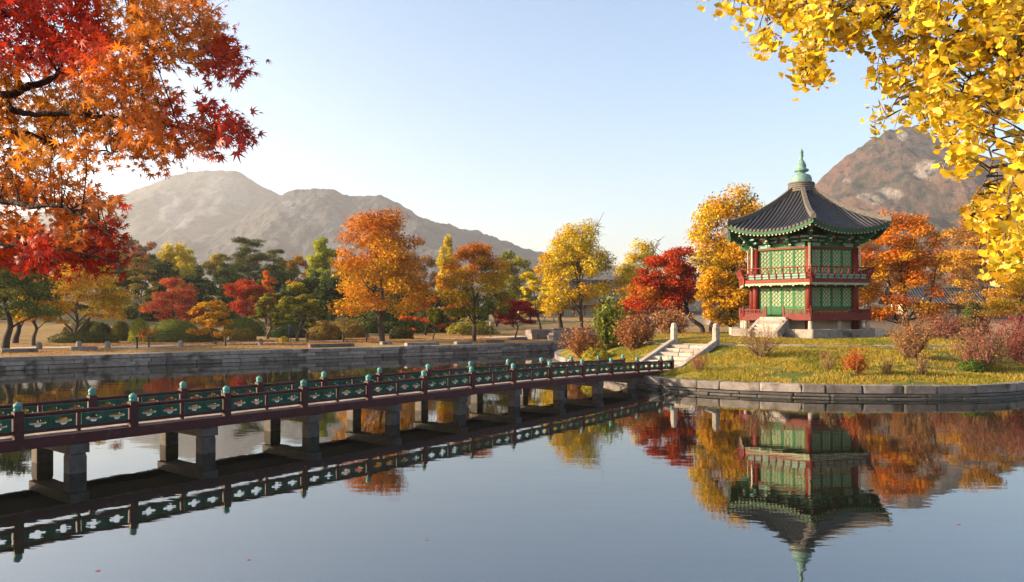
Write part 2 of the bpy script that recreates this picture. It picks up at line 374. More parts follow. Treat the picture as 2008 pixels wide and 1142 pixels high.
def mountain(prof, depth, front, m, rocks, seed, amp=.22, nu=520, nv=150, back=500):
    px_ = np.array([p[0] for p in prof], float); py = np.array([p[1] for p in prof], float)
    u = np.linspace(px_[0], px_[-1], nu); y = np.interp(u, px_, py)
    k = np.exp(-.5*(np.arange(-6, 7)/2.5)**2); k /= k.sum(); y = np.convolve(np.pad(y, 6, mode='edge'), k, 'valid')
    Hr = HC-(y-618)/1500*depth; X = (u-1004)/1500*depth
    v = np.concatenate([np.linspace(0, 1, nv), np.linspace(1.02, 1.6, 24)])
    XX = np.repeat(X[None], len(v), 0); vv = np.repeat(v[:, None], nu, 1)
    YY = np.where(vv <= 1, depth-front*(1-vv), depth+(vv-1)/.6*back)
    prf = np.where(vv <= 1, .35*vv+.65*vv**1.6, 1-((vv-1)/.6)**1.3)
    ZZ = Hr[None]*prf
    rn = 1-np.abs(2*fbm(XX/(.16*depth)+seed, YY/(.30*depth), 5, seed)-1)
    w = np.clip(vv*(1.02-vv)*4, 0, 1)*(vv < 1)
    ZZ = ZZ+w*(rn-.72)*amp*Hr.max()*2
    ZZ = ZZ+(fbm(XX/13., YY/13., 3, seed+3)-.5)*13*np.clip(vv*3, 0, 1)   # tree tops on the slopes
    ZZ = np.maximum(ZZ, -2)
    sx = 1004+XX/YY*1500; sy = 618-(ZZ-HC)/YY*1500
    rk = np.zeros_like(sx)
    for (a, b_, ra, rb) in rocks: rk = np.maximum(rk, np.exp(-(((sx-a)/ra)**2+((sy-b_)/rb)**2)**1.5)*(vv <= 1))
    rk = np.clip(((rk-.42)+(fbm(XX/26., ZZ/26.+YY/60., 4, seed+8)-.5)*1.1)*5, 0, 1)*(rk > .1)
    V = np.stack([XX, YY, ZZ], -1).reshape(-1, 3); C = np.repeat(rk.reshape(-1, 1), 3, 1)
    I, J = np.meshgrid(np.arange(len(v)-1), np.arange(nu-1), indexing='ij')
    F = np.stack([I*nu+J, I*nu+J+1, (I+1)*nu+J+1, (I+1)*nu+J], -1).reshape(-1, 4)
    return tag(link('mountain', np_mesh('mountain', V, F, C, True), m), kind='structure')
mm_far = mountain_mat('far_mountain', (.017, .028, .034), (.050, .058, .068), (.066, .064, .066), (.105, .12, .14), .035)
mm_near = mountain_mat('near_mountain', (.014, .024, .018), (.088, .062, .045), (.125, .072, .05), (.24, .205, .175), .055)
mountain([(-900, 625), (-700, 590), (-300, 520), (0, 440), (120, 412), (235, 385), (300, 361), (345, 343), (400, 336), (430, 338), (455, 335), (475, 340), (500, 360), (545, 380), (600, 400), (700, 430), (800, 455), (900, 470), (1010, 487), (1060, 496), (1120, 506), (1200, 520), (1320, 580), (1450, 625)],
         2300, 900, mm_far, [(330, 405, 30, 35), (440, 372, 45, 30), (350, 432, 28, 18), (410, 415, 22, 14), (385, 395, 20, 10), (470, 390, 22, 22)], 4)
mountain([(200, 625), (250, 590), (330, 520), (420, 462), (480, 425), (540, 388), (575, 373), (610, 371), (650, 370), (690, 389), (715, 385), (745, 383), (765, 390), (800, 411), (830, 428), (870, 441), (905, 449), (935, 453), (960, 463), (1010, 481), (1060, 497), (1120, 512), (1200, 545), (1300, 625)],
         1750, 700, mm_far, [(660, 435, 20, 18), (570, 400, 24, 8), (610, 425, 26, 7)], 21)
mountain([(1250, 625), (1400, 570), (1480, 510), (1540, 452), (1570, 410), (1600, 362), (1640, 326), (1690, 287), (1730, 263), (1760, 250), (1780, 245), (1800, 250), (1830, 267), (1870, 292), (1900, 301), (1950, 312), (2008, 336), (2100, 380), (2250, 450), (2500, 560), (2700, 625)],
         1250, 520, mm_near, [(1815, 332, 30, 20), (1745, 380, 30, 12), (1700, 385, 26, 8), (1870, 345, 30, 12), (1770, 268, 12, 12), (1720, 392, 30, 8), (1660, 355, 10, 5), (1835, 290, 10, 6)], 33)

# ------------------------------------------------------------------ stones, walls, kerbs, path
def stone_mesh(i):
    bm = bmesh.new(); bmesh.ops.create_cube(bm, size=1.0); rr = random.Random(i)
    for v in bm.verts: v.co += Vector((rr.uniform(-.02, .02), rr.uniform(-.02, .02), rr.uniform(-.03, .03)))
    bmesh.ops.bevel(bm, geom=list(bm.edges), offset=.045, segments=1, affect='EDGES')
    for v in bm.verts: v.co += Vector((rr.uniform(-.008, .008), rr.uniform(-.012, .012), rr.uniform(-.012, .012)))
    me = bpy.data.meshes.new('stone'); bm.to_mesh(me); bm.free(); me.materials.append(M['stone']); return me
STONES = [stone_mesh(i) for i in range(7)]
def wet_copy(me): m2 = me.copy(); m2.materials.clear(); m2.materials.append(M['stone_wet']); return m2
WET = [wet_copy(STONES[i]) for i in range(3)]
PALE = []
for i in range(4):
    m2 = STONES[i].copy(); m2.materials.clear(); m2.materials.append(M['stone_pale']); PALE.append(m2)
def course(parent, line, z0, hgt, lmin, lmax, depth, proud, meshes, rng, name='stone', zj=.012):
    # line: list of 3-D points; outward side is on the right hand of travel
    L = [0]
    for a, b in zip(line, line[1:]): L.append(L[-1]+(b-a).length)
    def at(s_):
        s_ = max(0, min(L[-1], s_)); k = max(0, min(len(L)-2, int(np.searchsorted(L, s_))-1)); t = (s_-L[k])/max(1e-6, L[k+1]-L[k]); return line[k].lerp(line[k+1], t)
    s_ = 0
    while s_ < L[-1]-.2:
        w = min(rng.uniform(lmin, lmax), L[-1]-s_)
        a, b = at(s_), at(s_+w); d = b-a; ang = math.atan2(d.y, d.x); nrm = Vector((d.y, -d.x, 0)).normalized(); c = (a+b)/2
        pr = proud+rng.uniform(-.02, .03)
        o = link(name, rng.choice(meshes), None, parent, (c.x+nrm.x*(pr-depth/2), c.y+nrm.y*(pr-depth/2), z0+hgt/2+rng.uniform(-zj, zj)), ang, (d.length-.035, depth, hgt-.026))
        s_ += w
rg = random.Random(3)
# far bank wall: three courses of squared granite; the pond lies on the right hand when walking from right to left
fb = [(-52, 32), (-32, 47.7), (-18, 58.3), (-5.1, 67.3), (5.5, 76.5), (20, 88)]
fb3 = [p for p in resample(fb, 1.0)]
wall = empty('bank_wall', (-18, 58.3, 0)); wall.location = (0, 0, 0)
tag(wall, 'long low grey granite block wall along the far bank of the pond', 'wall')
course(wall, fb3, -.35, .36, 1.4, 2.8, .7, .16, WET, rg)
course(wall, fb3, .01, .28, 1.0, 2.3, .6, .06, STONES, rg)
course(wall, fb3, .29, .28, .9, 2.5, .6, .03, STONES, rg)
course(wall, fb3, .57, .30, 1.4, 3.2, .7, .05, STONES, rg)
mb = MB()
for a, b in zip(fb3, fb3[1:]):
    d = (b-a); n = Vector((-d.y, d.x, 0)).normalized(); c = (a+b)/2+n*.26; mb.box((c.x, c.y, .12), (d.length+.01, .34, 1.36), math.atan2(d.y, d.x))
mb.build('wall_core', M['mortar'], wall)
# near and side banks (out of the picture): the same wall, plain
rest = [(20, 88), (45, 93), (72, 82), (84, 55), (76, 25), (58, 8), (20, 6), (-12, 6), (-19.5, 13), (-40, 21), (-52, 32)]
wall2 = empty('bank_wall', (0, 0, 0)); tag(wall2, 'granite block wall along the near and side banks of the pond', 'wall')
r3 = resample(rest, 2.0); mb = MB()
for a, b in zip(r3, r3[1:]):
    d = (b-a); n = Vector((-d.y, d.x, 0)).normalized(); c = (a+b)/2+n*.2; mb.box((c.x, c.y, .2), (d.length+.01, .5, 1.35), math.atan2(d.y, d.x))
mb.build('wall_core', M['stone'], wall2)
# island wall
il = [Vector((p.x, p.y, 0)) for p in resample(ISLE, .5, True)]
# ISLE runs anticlockwise seen from above? measure, and make the water the right-hand side
ar = sum(a.x*b.y-b.x*a.y for a, b in zip(il, il[1:]+il[:1]))
if ar < 0: il.reverse()
iwall = empty('island_wall', (0, 0, 0)); tag(iwall, 'curved kerb wall of single granite blocks around the grassy island', 'wall')
course(iwall, il, -.35, .42, .9, 1.7, .6, .22, WET, rg)
course(iwall, il, .075, .13, 1.2, 2.4, .5, .12, WET, rg)
course(iwall, il, .20, .37, .8, 1.75, .55, .05, STONES, rg)
mb = MB()
for a, b in zip(il, il[1:]+il[:1]):
    d = (b-a)
    if d.length < .05: continue
    n = Vector((-d.y, d.x, 0)).normalized(); c = (a+b)/2+n*.22; mb.box((c.x, c.y, .08), (d.length+.01, .3, .72), math.atan2(d.y, d.x))
mb.build('wall_core', M['mortar'], iwall)
# terrace kerb on the island
tl = [Vector((p.x, p.y, 0)) for p in resample(TERR, .5, True)]
art = sum(a.x*b.y-b.x*a.y for a, b in zip(tl, tl[1:]+tl[:1]))
if art < 0: tl.reverse()
kerb = empty('terrace_kerb', (0, 0, 0)); tag(kerb, 'pale granite kerb edging the upper lawn round the pavilion', 'kerb')
course(kerb, tl, 1.55, .30, 1.1, 2.6, .35, .03, PALE, rg)
# path on the far bank
pts = [pxp(x, 618+2.3*1500/d/1.0, d) for x, d in ((-260, 46), (0, 57), (300, 62.5), (600, 72), (700, 74.5), (850, 80), (1000, 88), (1110, 103), (1180, 112))]
pc = catmull([(p.x, p.y) for p in pts], 10, False)
Vv = []; Ff = []
for i, p in enumerate(pc):
    a = np.array(pc[max(0, i-1)]); b = np.array(pc[min(len(pc)-1, i+1)]); d = b-a; d /= np.linalg.norm(d); n = np.array([-d[1], d[0]])
    for k in range(7):
        w = -1.3+2.6*k/6+.12*math.sin(i*.9+k); q = np.array(p)+n*w; Vv.append((q[0], q[1], fz(q[0], q[1])+.03))
    if i:
        for k in range(6): Ff.append(((i-1)*7+k, (i-1)*7+k+1, i*7+k+1, i*7+k))
mb = MB(); mb.add(Vv, Ff); tag(mb.build('path', M['path']), kind='structure')
# low edging slabs between wall and path
for i, (x, y, wpx, lab) in enumerate([(165, 683, 45, 'longest low granite slab between the path and bank wall below the golden forked tree'), (40, 687, 60, 'flat granite slab beside the leaning dark trunks at the bank'),
                              (650, 676, 90, 'long flat granite slab in the leaf litter left of the tall orange tree'), (757, 672, 22, 'small granite slab at the foot of the tall orange tree'),
                              (828, 673, 70, 'flat granite slab below the young green tree on the bank'), (908, 671, 34, 'granite slab beside the trunk of the orange and green tree'),
                              (968, 668, 44, 'granite slab below the short garden lamp'), (1015, 664, 40, 'granite slab under the crimson maple')]):
    d = 2.45*1500/(y-618); X = pX(x, d); w = wpx/1500*d; z = fz(X, d)
    o = link('stone_slab', rg.choice(STONES), None, None, (X, d, z+.1), .6, (w, .6, .34))
    tag(o, lab, 'stone slab', 'stone slabs on the far bank')

# ------------------------------------------------------------------ the bridge
BD = Vector((.425, .5355, 0)).normalized()          # along the bridge towards the island
BN = Vector((BD.y, -BD.x, 0))                       # towards the near (right) side
SPAN = math.hypot(.425, .5355)*H
B0 = Vector((-2.963*H, 4.587*H, 0))                 # near-side post k = 0
BW = .62*H
BA = math.atan2(BD.y, BD.x)
KEND = 12.55
def deck_z(k): return .89 if k <= 6.5 else .89-.27*((k-6.5)/(KEND-6.5))**1.6
def bp(k, off=0, z=0):                              # off: metres from the near rail line towards the far side
    p = B0+BD*(SPAN*k)-BN*off; return Vector((p.x, p.y, deck_z(k)+z))
bridge = empty('footbridge', (0, 0, 0)); tag(bridge, 'long low wooden footbridge with maroon rails and green pierced panels on stone piers', 'bridge')
K0 = -3.5
def ksteps(a, b, n): return [a+(b-a)*i/n for i in range(n+1)]
for off in (0, BW):
    sgn = 1 if off == 0 else -1
    mb = MB(); ks = ksteps(K0, KEND, 32)
    V = []
    for k in ks:
        for dz in (-.23, .005):
            for w in (-.09, .07): V.append(bp(k, off+w*sgn if True else off, dz))
    Fc = []
    for i in range(len(ks)-1):
        a = i*4; b = a+4
        Fc += [(a, a+2, b+2, b), (a+1, b+1, b+3, a+3), (a+2, a+3, b+3, b+2), (a, b, b+1, a+1)]
    Fc += [(0, 1, 3, 2), (len(V)-4, len(V)-2, len(V)-1, len(V)-3)]
    mb.add(V, Fc); mb.build('girder', M['maroon'], bridge)
mb = MB(); mb.box((0, 0, 0), (.268, BW-.16, .05)); plank = mb.mesh('plank'); plank.materials.append(M['deck'])
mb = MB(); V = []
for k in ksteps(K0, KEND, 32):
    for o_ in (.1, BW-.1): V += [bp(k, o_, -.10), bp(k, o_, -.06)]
mb.add(V, [f for i in range(32) for f in ((i*4, i*4+2, i*4+6, i*4+4), (i*4+1, i*4+5, i*4+7, i*4+3), (i*4, i*4+4, i*4+5, i*4+1), (i*4+2, i*4+3, i*4+7, i*4+6))]); mb.build('deck_shade_board', M['deck_shade'], bridge)  # dark sheet added to hide sunlit plank undersides mirrored in the water
nk = int((KEND-K0)*SPAN/.275)
for i in range(nk):
    k = K0+(i+.5)*.275/SPAN; p = bp(k, BW/2, .012+.004*math.sin(i*7.3)); o = link('plank', plank, None, bridge, p, BA)
    o.rotation_euler = (0, -math.atan2(deck_z(k+.1)-deck_z(k-.1), .2*SPAN), BA); 
# posts with capped finials
mb = MB(); mb.box((0, 0, .262), (.18, .18, .645)); post_me = mb.mesh('post'); post_me.materials.append(M['maroon'])
mb = MB(); mb.lathe([(.06, 0), (.085, .015), (.095, .05), (.075, .075), (.092, .10), (.098, .135), (.085, .175), (.05, .212), (.012, .235)], 12); cap_me = mb.mesh('finial', True); cap_me.materials.append(M['cap_teal'])
mb = MB(); mb.lathe([(.07, 0), (.07, .02)], 10)
def quatre_panel(w, h, t):                          # board with a pierced four-lobed opening
    n = 40; inner = []; outer = []
    for i in range(n):
        a = 2*PI*i/n+.001; c, s_ = math.cos(a), math.sin(a)
        r = .52+.48*abs(math.cos(2*a))
        inner.append((r*c*w*.335, r*s_*h*.34))
        k = min((w/2)/abs(c) if abs(c) > 1e-6 else 1e9, (h/2)/abs(s_) if abs(s_) > 1e-6 else 1e9); outer.append((k*c, k*s_))
    # snap the nearest outer points to the corners
    for cx, cy in ((w/2, h/2), (-w/2, h/2), (-w/2, -h/2), (w/2, -h/2)):
        j = min(range(n), key=lambda i: (outer[i][0]-cx)**2+(outer[i][1]-cy)**2); outer[j] = (cx, cy)
    V = []
    for y in (-t/2, t/2):
        V += [(x, y, z) for x, z in outer]; V += [(x, y, z) for x, z in inner]
    Fc = []
    for i in range(n):
        j = (i+1) % n
        Fc += [(i, j, n+j, n+i), (2*n+i, 3*n+i, 3*n+j, 2*n+j), (n+i, n+j, 3*n+j, 3*n+i), (i, 2*n+i, 2*n+j, j)]
    return V, Fc
PWID = (SPAN-.19-.07)/4-.03
mb = MB(); mb.add(*quatre_panel(PWID, .262, .035)); panel_me = mb.mesh('railing_panel'); panel_me.materials.append(M['panel_green'])
mb = MB(); mb.box((0, 0, 0), (.03, .055, .272)); stile_me = mb.mesh('stile'); stile_me.materials.append(M['panel_green'])
mb = MB(); mb.box((0, 0, .235), (.07, .08, .46)); mid_me = mb.mesh('mid_post'); mid_me.materials.append(M['maroon'])
posts = [float(k) for k in range(-3, 13)]+[KEND-.03]
for off in (0, BW):
    pk = posts if off == 0 else posts[:-1]
    for k in pk:
        p = bp(k, off, 0); o = link('post', post_me, None, bridge, p, BA); link('finial', cap_me, None, o, (0, 0, .583), 0, (.92, .92, .85))
    for k, k2 in zip(pk, pk[1:]):
        short = k2-k < .8; np_ = 2 if short else 4
        a, b = bp(k, off), bp(k2, off)
        mb = MB(); mb.tube([a+Vector((0, 0, .485)), b+Vector((0, 0, .485))], .047, 8); mb.build('handrail', M['maroon'], bridge, smooth_=True)
        mb = MB(); mb.bar(a+Vector((0, 0, .135)), b+Vector((0, 0, .135)), .085, .075); mb.build('bottom_rail', M['maroon'], bridge)
        tilt = -math.atan2(b.z-a.z, (b-a).xy.length)
        if not short:
            c = (a+b)/2; link('mid_post', mid_me, None, bridge, c+Vector((0, 0, .03)), BA)
        L = (b-a).length; fr = ([(.5+(i-.5)*.46) for i in range(2)] if short else [])
        if not short:
            m_ = .095+.0; half = L/2-.0375
            for h_ in (0, 1):
                s0 = .095+.02 if h_ == 0 else L/2+.0375+.02
                w2 = (L/2-.0375-.095-.04)
                fr += [(s0+w2*.25)/L, (s0+w2*.75)/L]
                c = a.lerp(b, (s0+w2*.5)/L)+Vector((0, 0, .302)); link('stile', stile_me, None, bridge, c, BA)
        for f in fr:
            o = link('railing_panel', panel_me, None, bridge, a.lerp(b, f)+Vector((0, 0, .302)), BA)
            o.rotation_euler = (0, tilt, BA)
            if short: o.scale = (.42*L/PWID, 1, 1)
# piers
col_b = bmesh.new(); bmesh.ops.create_cube(col_b, size=1); bmesh.ops.bevel(col_b, geom=list(col_b.edges), offset=.06, segments=1, affect='EDGES')
pier_col = bpy.data.meshes.new('column'); col_b.to_mesh(pier_col); col_b.free(); pier_col.materials.append(M['pier'])
for k in (-2.1, -.8, .5, 1.8, 3.15, 4.47, 5.8, 7.1, 8.35, 9.6, 10.9, 12.0):
    zd = deck_z(k)-.23
    pier = empty('pier', bp(k, BW/2)-Vector((0, 0, deck_z(k))), BA); pier.parent = bridge
    link('cap_beam', pier_col, None, pier, (0, 0, zd-.12), 0, (.46, BW+.16, .235))
    for s_ in (-1, 1): link('column', pier_col, None, pier, (.02*s_, s_*(BW/2-.12), (zd-.24)/2-.4), 0, (.36, .36, zd-.24+.8))
# landing stairs on the island
S0 = bp(KEND, BW/2)+BD*.05; S0.z = 0; S1 = Vector((10.45, 44.0, 0)); SD = (S1-S0).normalized(); SL = (S1-S0).length; SA = math.atan2(SD.y, SD.x); SN = Vector((SD.y, -SD.x, 0))
stairs = empty('stone_stairs', (0, 0, 0)); tag(stairs, 'pale granite stairs with two square posts leading from the bridge up to the lawn', 'stairs')
nst = 7; z0, z1 = .56, 1.80
for i in range(nst):
    zt = z0+.10+(z1-z0-.10)*i/(nst-1); c = S0+SD*(SL*(i+.5)/nst)
    for j, (w, o_) in enumerate(((1.35, -.55), (1.05, .66))):
        q = c-SN*(o_ if i % 2 else -o_); link('step', PALE[(i+j) % 4], None, stairs, (q.x, q.y, zt-.25), SA, (SL/nst+.18, w, .5))
for s_ in (-1, 1):
    a = S0+SN*s_*1.30; b = S1+SN*s_*1.30
    mb = MB(); mb.bar((a.x, a.y, z0+.02), (b.x, b.y, z1+.14), .26, .34); mb.build('side_slab', M['stone_pale'], stairs)
    mb = MB(); q = b+SD*.12
    mb.lathe([(.20, 0), (.20, 1.0), (.165, 1.06), (.175, 1.10), (.15, 1.2), (.06, 1.27)], 8); mb.build('post', M['stone_pale'], stairs, (q.x, q.y, z1-.02), SA+PI/8)
mb = MB(); c = S0+SD*-.5; mb.box((0, 0, 0), (1.6, BW+.5, .5)); mb.build('landing_slab', M['stone'], stairs, (c.x, c.y, .27), SA)

# ------------------------------------------------------------------ the pavilion
PZ = 2.06
pav = empty('pavilion', (PAV[0], PAV[1], PZ)); tag(pav, 'two storey hexagonal pavilion with green lattice doors, red rails and black tiled roof', 'pavilion')
TH0 = R(-103.7); C30 = math.cos(PI/6); T30 = math.tan(PI/6)
def alpha(j): return TH0+PI/6+j*PI/3          # side j: mesh +X is outwards, +Y runs to the right seen from outside
def corner(rad, j, z): a = TH0+j*PI/3; return Vector((rad*math.cos(a), rad*math.sin(a), z))
def zz(z): return z-PZ
# stone base
for j in range(6):
    ap = 5.4*C30; w = 5.4; cuts = [0]; rr = random.Random(j+40)
    while cuts[-1] < w-.5: cuts.append(min(w, cuts[-1]+rr.uniform(.8, 1.7)))
    if cuts[-1] < w: cuts[-1] = w
    for a, b in zip(cuts, cuts[1:]):
        y = (a+b)/2-w/2; al = alpha(j); c = Vector((ap-.25, y, 0)); p = Matrix.Rotation(al, 3, 'Z') @ c
        link('base_stone', PALE[rr.randrange(4)] if rr.random() < .6 else STONES[rr.randrange(4)], None, pav, (p.x, p.y, zz(2.30)), al, (.5, b-a-.015, .60))
mb = MB(); mb.prism([(5.05*math.cos(TH0+k*PI/3), 5.05*math.sin(TH0+k*PI/3)) for k in range(6)], 0, zz(2.57)); mb.build('base_paving', M['stone'], pav)
# under-floor posts and dark plinth
mb = MB(); mb.lathe([(.15, 0), (.13, .58)], 8); sp_me = mb.mesh('floor_post'); sp_me.materials.append(M['stone_pale'])
for j in range(6):
    for t in (0, .5):
        p = corner(4.35, j, 0).lerp(corner(4.35, j+1, 0), t); link('floor_post', sp_me, None, pav, (p.x, p.y, zz(2.56)))
mb = MB(); mb.prism([(3.4*math.cos(TH0+k*PI/3), 3.4*math.sin(TH0+k*PI/3)) for k in range(6)], zz(2.57), zz(3.15)); mb.build('plinth', M['plaster'], pav)
def hexring(r0, r1, z0, z1):
    mb = MB(); V = []
    for r, z in ((r0, z0), (r1, z0), (r1, z1), (r0, z1)):
        for k in range(6): V.append((r*math.cos(TH0+k*PI/3), r*math.sin(TH0+k*PI/3), z))
    Fc = []
    for a in range(4):
        b = (a+1) % 4
        for k in range(6): Fc.append((a*6+k, a*6+(k+1) % 6, b*6+(k+1) % 6, b*6+k))
    mb.add(V, Fc); return mb
hexring(.5, 4.6, zz(3.16), zz(3.38)).build('lower_floor', M['red'], pav)
hexring(.5, 4.33, zz(5.62), zz(5.80)).build('upper_floor', M['red'], pav)
# columns, both storeys
mb = MB(); mb.lathe([(.215, 0), (.205, zz(7.9)-zz(2.57))], 14); cme = mb.mesh('column', True); cme.materials.append(M['red'])
for j in range(6): p = corner(3.57, j, 0); link('column', cme, None, pav, (p.x, p.y, zz(2.57)))
# door leaves: frame, paper, lattice (shared meshes)
CA = 3.57*C30; SW = 3.57-.44; LW = SW/4
def door(hgt, solid):
    w = LW-.015; fr = MB(); t = .06; st = .075
    for s_ in (-1, 1): fr.box((0, s_*(w/2-st/2), hgt/2), (t, st, hgt))
    iw = w-2*st
    fr.box((0, 0, st/2), (t, iw, st)); fr.box((0, 0, hgt-st/2), (t, iw, st)); zb = st
    if solid:
        fr.box((0, 0, solid), (t, iw, st)); fr.box((-.008, 0, (solid+st)/2), (.028, iw, solid-st*1.0)); fr.box((0, 0, solid*.5), (t-.005, iw, .05)); zb = solid+st/2
    zt = hgt-st
    pp = MB(); pp.box((-.014, 0, (zb+zt)/2), (.012, iw, zt-zb))
    la = MB(); n = 0; step = .27; x = -iw/2; tw = .03
    def clip(x0, z0, x1, z1):
        t0, t1 = 0., 1.; dx, dz = x1-x0, z1-z0
        for p, q in ((-dx, x0+iw/2), (dx, iw/2-x0), (-dz, z0-zb), (dz, zt-z0)):
            if abs(p) < 1e-9:
                if q < 0: return None
            else:
                r = q/p
                if p < 0: t0 = max(t0, r)
                else: t1 = min(t1, r)
        return None if t1-t0 < 1e-3 else (x0+dx*t0, z0+dz*t0, x0+dx*t1, z0+dz*t1)
    Hh = zt-zb; i = -40
    while i < 40:
        c0 = i*step
        for s_ in (-1, 1):
            q = clip(-2, zb+c0-2*s_, 2, zb+c0+2*s_)
            if q: la.bar((.006*s_+.003, q[0], q[1]), (.006*s_+.003, q[2], q[3]), tw, .012, (1, 0, 0))
        i += 1
    for k in range(1, 3): la.box((.016, -iw/2+iw*k/3, (zb+zt)/2), (.01, .014, zt-zb))
    a, b, c = fr.mesh('door_leaf'), pp.mesh('paper'), la.mesh('lattice')
    a.materials.append(M['door_green']); b.materials.append(M['paper']); c.materials.append(M['door_green']); return a, b, c
for storey, (zb, hh, sol) in enumerate(((3.40, 1.93, .62), (5.82, 1.95, .30))):
    dm = door(hh, sol)
    for j in range(6):
        al = alpha(j)
        for q in range(4):
            p = Matrix.Rotation(al, 3, 'Z') @ Vector((CA-.05, (q-1.5)*LW, 0))
            o = link('door_leaf', dm[0], None, pav, (p.x, p.y, zz(zb)), al); link('paper', dm[1], None, o); link('lattice', dm[2], None, o)
# beams above the doors
for zb, h_, m_, nm, w_ in ((5.36, .26, M['red'], 'tie_beam', .2), (7.78, .13, M['red'], 'lintel', .22), (7.91, .26, M['door_green'], 'frieze_board', .12), (8.18, .40, M['wood'], 'bracket_board', .10)):
    mb = MB(); mb.box((0, 0, h_/2), (w_, 3.57-.38, h_)); me = mb.mesh(nm); me.materials.append(m_)
    for j in range(6):
        p = Matrix.Rotation(alpha(j), 3, 'Z') @ Vector((CA, 0, 0)); link(nm, me, None, pav, (p.x, p.y, zz(zb)), alpha(j))
mb = MB(); mb.box((.065, 1.27, .13), (.02, .6, .22))
fpm = mb.mesh('painted_end_panel'); fpm.materials.append(M['teal'])
for j in range(6):
    p = Matrix.Rotation(alpha(j), 3, 'Z') @ Vector((CA, 0, 0)); link('painted_end_panel', fpm, None, pav, (p.x, p.y, zz(7.91)), alpha(j))
    p = Matrix.Rotation(alpha(j), 3, 'Z') @ Vector((CA, -2.54, 0)); link('painted_end_panel', fpm, None, pav, (p.x, p.y, zz(7.91)), alpha(j))
# brackets under the eaves
mb = MB()
prof = [(-.10, 0), (.16, 0), (.30, .10), (.55, .17), (.78, .34), (.80, .40), (.62, .38), (.92, .58), (1.12, .80), (1.02, .84), (.5, .80), (-.10, .84)]
V = [(x, y, z) for y in (-.075, .075) for x, z in prof]; n = len(prof)
mb.add(V, [tuple(range(n)), tuple(range(2*n-1, n-1, -1))]+[(i, n+i, n+(i+1) % n, (i+1) % n) for i in range(n)])
brm = mb.mesh('bracket'); brm.materials.append(M['eave_green'])
mb = MB()
for x, z in ((.80, .37), (1.10, .80), (.34, .08)): mb.box((x, 0, z), (.05, .165, .075))
btm = mb.mesh('bracket_tip'); btm.materials.append(M['cream'])
mb = MB(); mb.box((.2, 0, .30), (.14, .95, .12)); mb.box((.45, 0, .52), (.12, 1.15, .11)); bam = mb.mesh('bracket_arm'); bam.materials.append(M['teal'])
for j in range(6):
    spots = [(corner(3.57, j, 0), TH0+j*PI/3, 1.15)]
    for t in (-1, 1): spots.append((Matrix.Rotation(alpha(j), 3, 'Z') @ Vector((CA, t*.70, 0)), alpha(j), 1))
    for p, a, s_ in spots:
        o = link('bracket', brm, None, pav, (p.x, p.y, zz(7.98)), a, (s_, 1, 1)); link('bracket_tip', btm, None, o); link('bracket_arm', bam, None, o)
mb = MB(); mb.box((.10, 0, -.62), (.05, .13, 1.5)); mb.lathe([(.04, -1.55), (.10, -1.42), (.05, -1.36)], 8, (.1, 0, 0))
hbm = mb.mesh('inscribed_board'); hbm.materials.append(M['cream'])
for j in range(6):
    p = corner(3.79, j, 0); link('corner_board', hbm, None, pav, (p.x, p.y, zz(8.0)), TH0+j*PI/3)
# roof
RA = 5.68; EA = RA*C30; RT = .74; ZT = 11.95; ZE = 8.86; LIFT = .62
def roof_z(x, y):                              # x along the outward normal, y across
    hw = max(1e-4, x*T30); a = min(1.15, abs(y)/hw); t = (EA-x)/(EA-RT*C30)
    t = max(-.06, t); z = ZE+(ZT-ZE)*(.70*t+.30*t*t)
    return z+LIFT*a**2.3*max(0, 1-t)**1.6
def eave_x(y): a = abs(y)/(EA*T30); return EA-.16*(1-a*a)
mb = MB(); nx, ny = 14, 20
def roof_sheet(dz):
    V = []; Fc = []
    for i in range(nx+1):
        for k in range(ny+1):
            a = -1+2*k/ny; t = i/nx; xe = eave_x(a*EA*T30); x = xe+(RT*C30-xe)*t; y = a*x*T30 if t > 0 else a*EA*T30*(xe/EA)
            V.append((x, y, zz(roof_z(x, y)+dz*(1-t*.5))))
    for i in range(nx):
        for k in range(ny): Fc.append((i*(ny+1)+k, i*(ny+1)+k+1, (i+1)*(ny+1)+k+1, (i+1)*(ny+1)+k))
    return V, Fc
mb = MB(); mb.add(*roof_sheet(0)); rs = mb.mesh('roof_slope', True); rs.materials.append(M['slope'])
mb = MB(); mb.add(*[x if i == 0 else [tuple(reversed(f)) for f in x] for i, x in enumerate(roof_sheet(-.26))]); so = mb.mesh('soffit', True); so.materials.append(M['eave_brown'])
# eave edge boards: green line and cream dots of rafter ends
V = []; Fc = []; mb2 = MB(); mbr = MB(); mbt = MB()
for k in range(41):
    y = (-1+2*k/40)*EA*T30; x = eave_x(y); y2 = y*x/EA; z = zz(roof_z(x, y2))
    V += [(x-.02, y2, z-.27), (x+.015, y2, z-.27), (x+.015, y2, z-.01), (x-.02, y2, z-.01)]
    if k:
        a = (k-1)*4; b = k*4; Fc += [(a+1, b+1, b+2, a+2), (a, a+1, b+1, b)[::-1], (a+3, a+2, b+2, b+3)]
mb.v = []; mb.f = []; mb.add(V, Fc); eb = mb.mesh('eave_board'); eb.materials.append(M['eave_green'])
NR = 22
for k in range(NR):
    y = (-1+2*(k+.5)/NR)*(EA*T30-.12); x1 = eave_x(y)-.03; x0 = CA-.2 if abs(y) < CA*T30 else abs(y)/T30+.05
    if x1-x0 < .15: continue
    za = zz(roof_z(x1, y))-.33; zb = zz(roof_z(x0, y))-.30-.05*(x1-x0)
    mbr.tube([(x0, y, zb), (x1-.02, y, za)], .062, 6); mbt.tube([(x1-.02, y, za), (x1+.012, y, za-.002)], .058, 6)
rfm = mbr.mesh('rafters'); rfm.materials.append(M['eave_green']); rtm = mbt.mesh('rafter_ends'); rtm.materials.append(M['cream'])
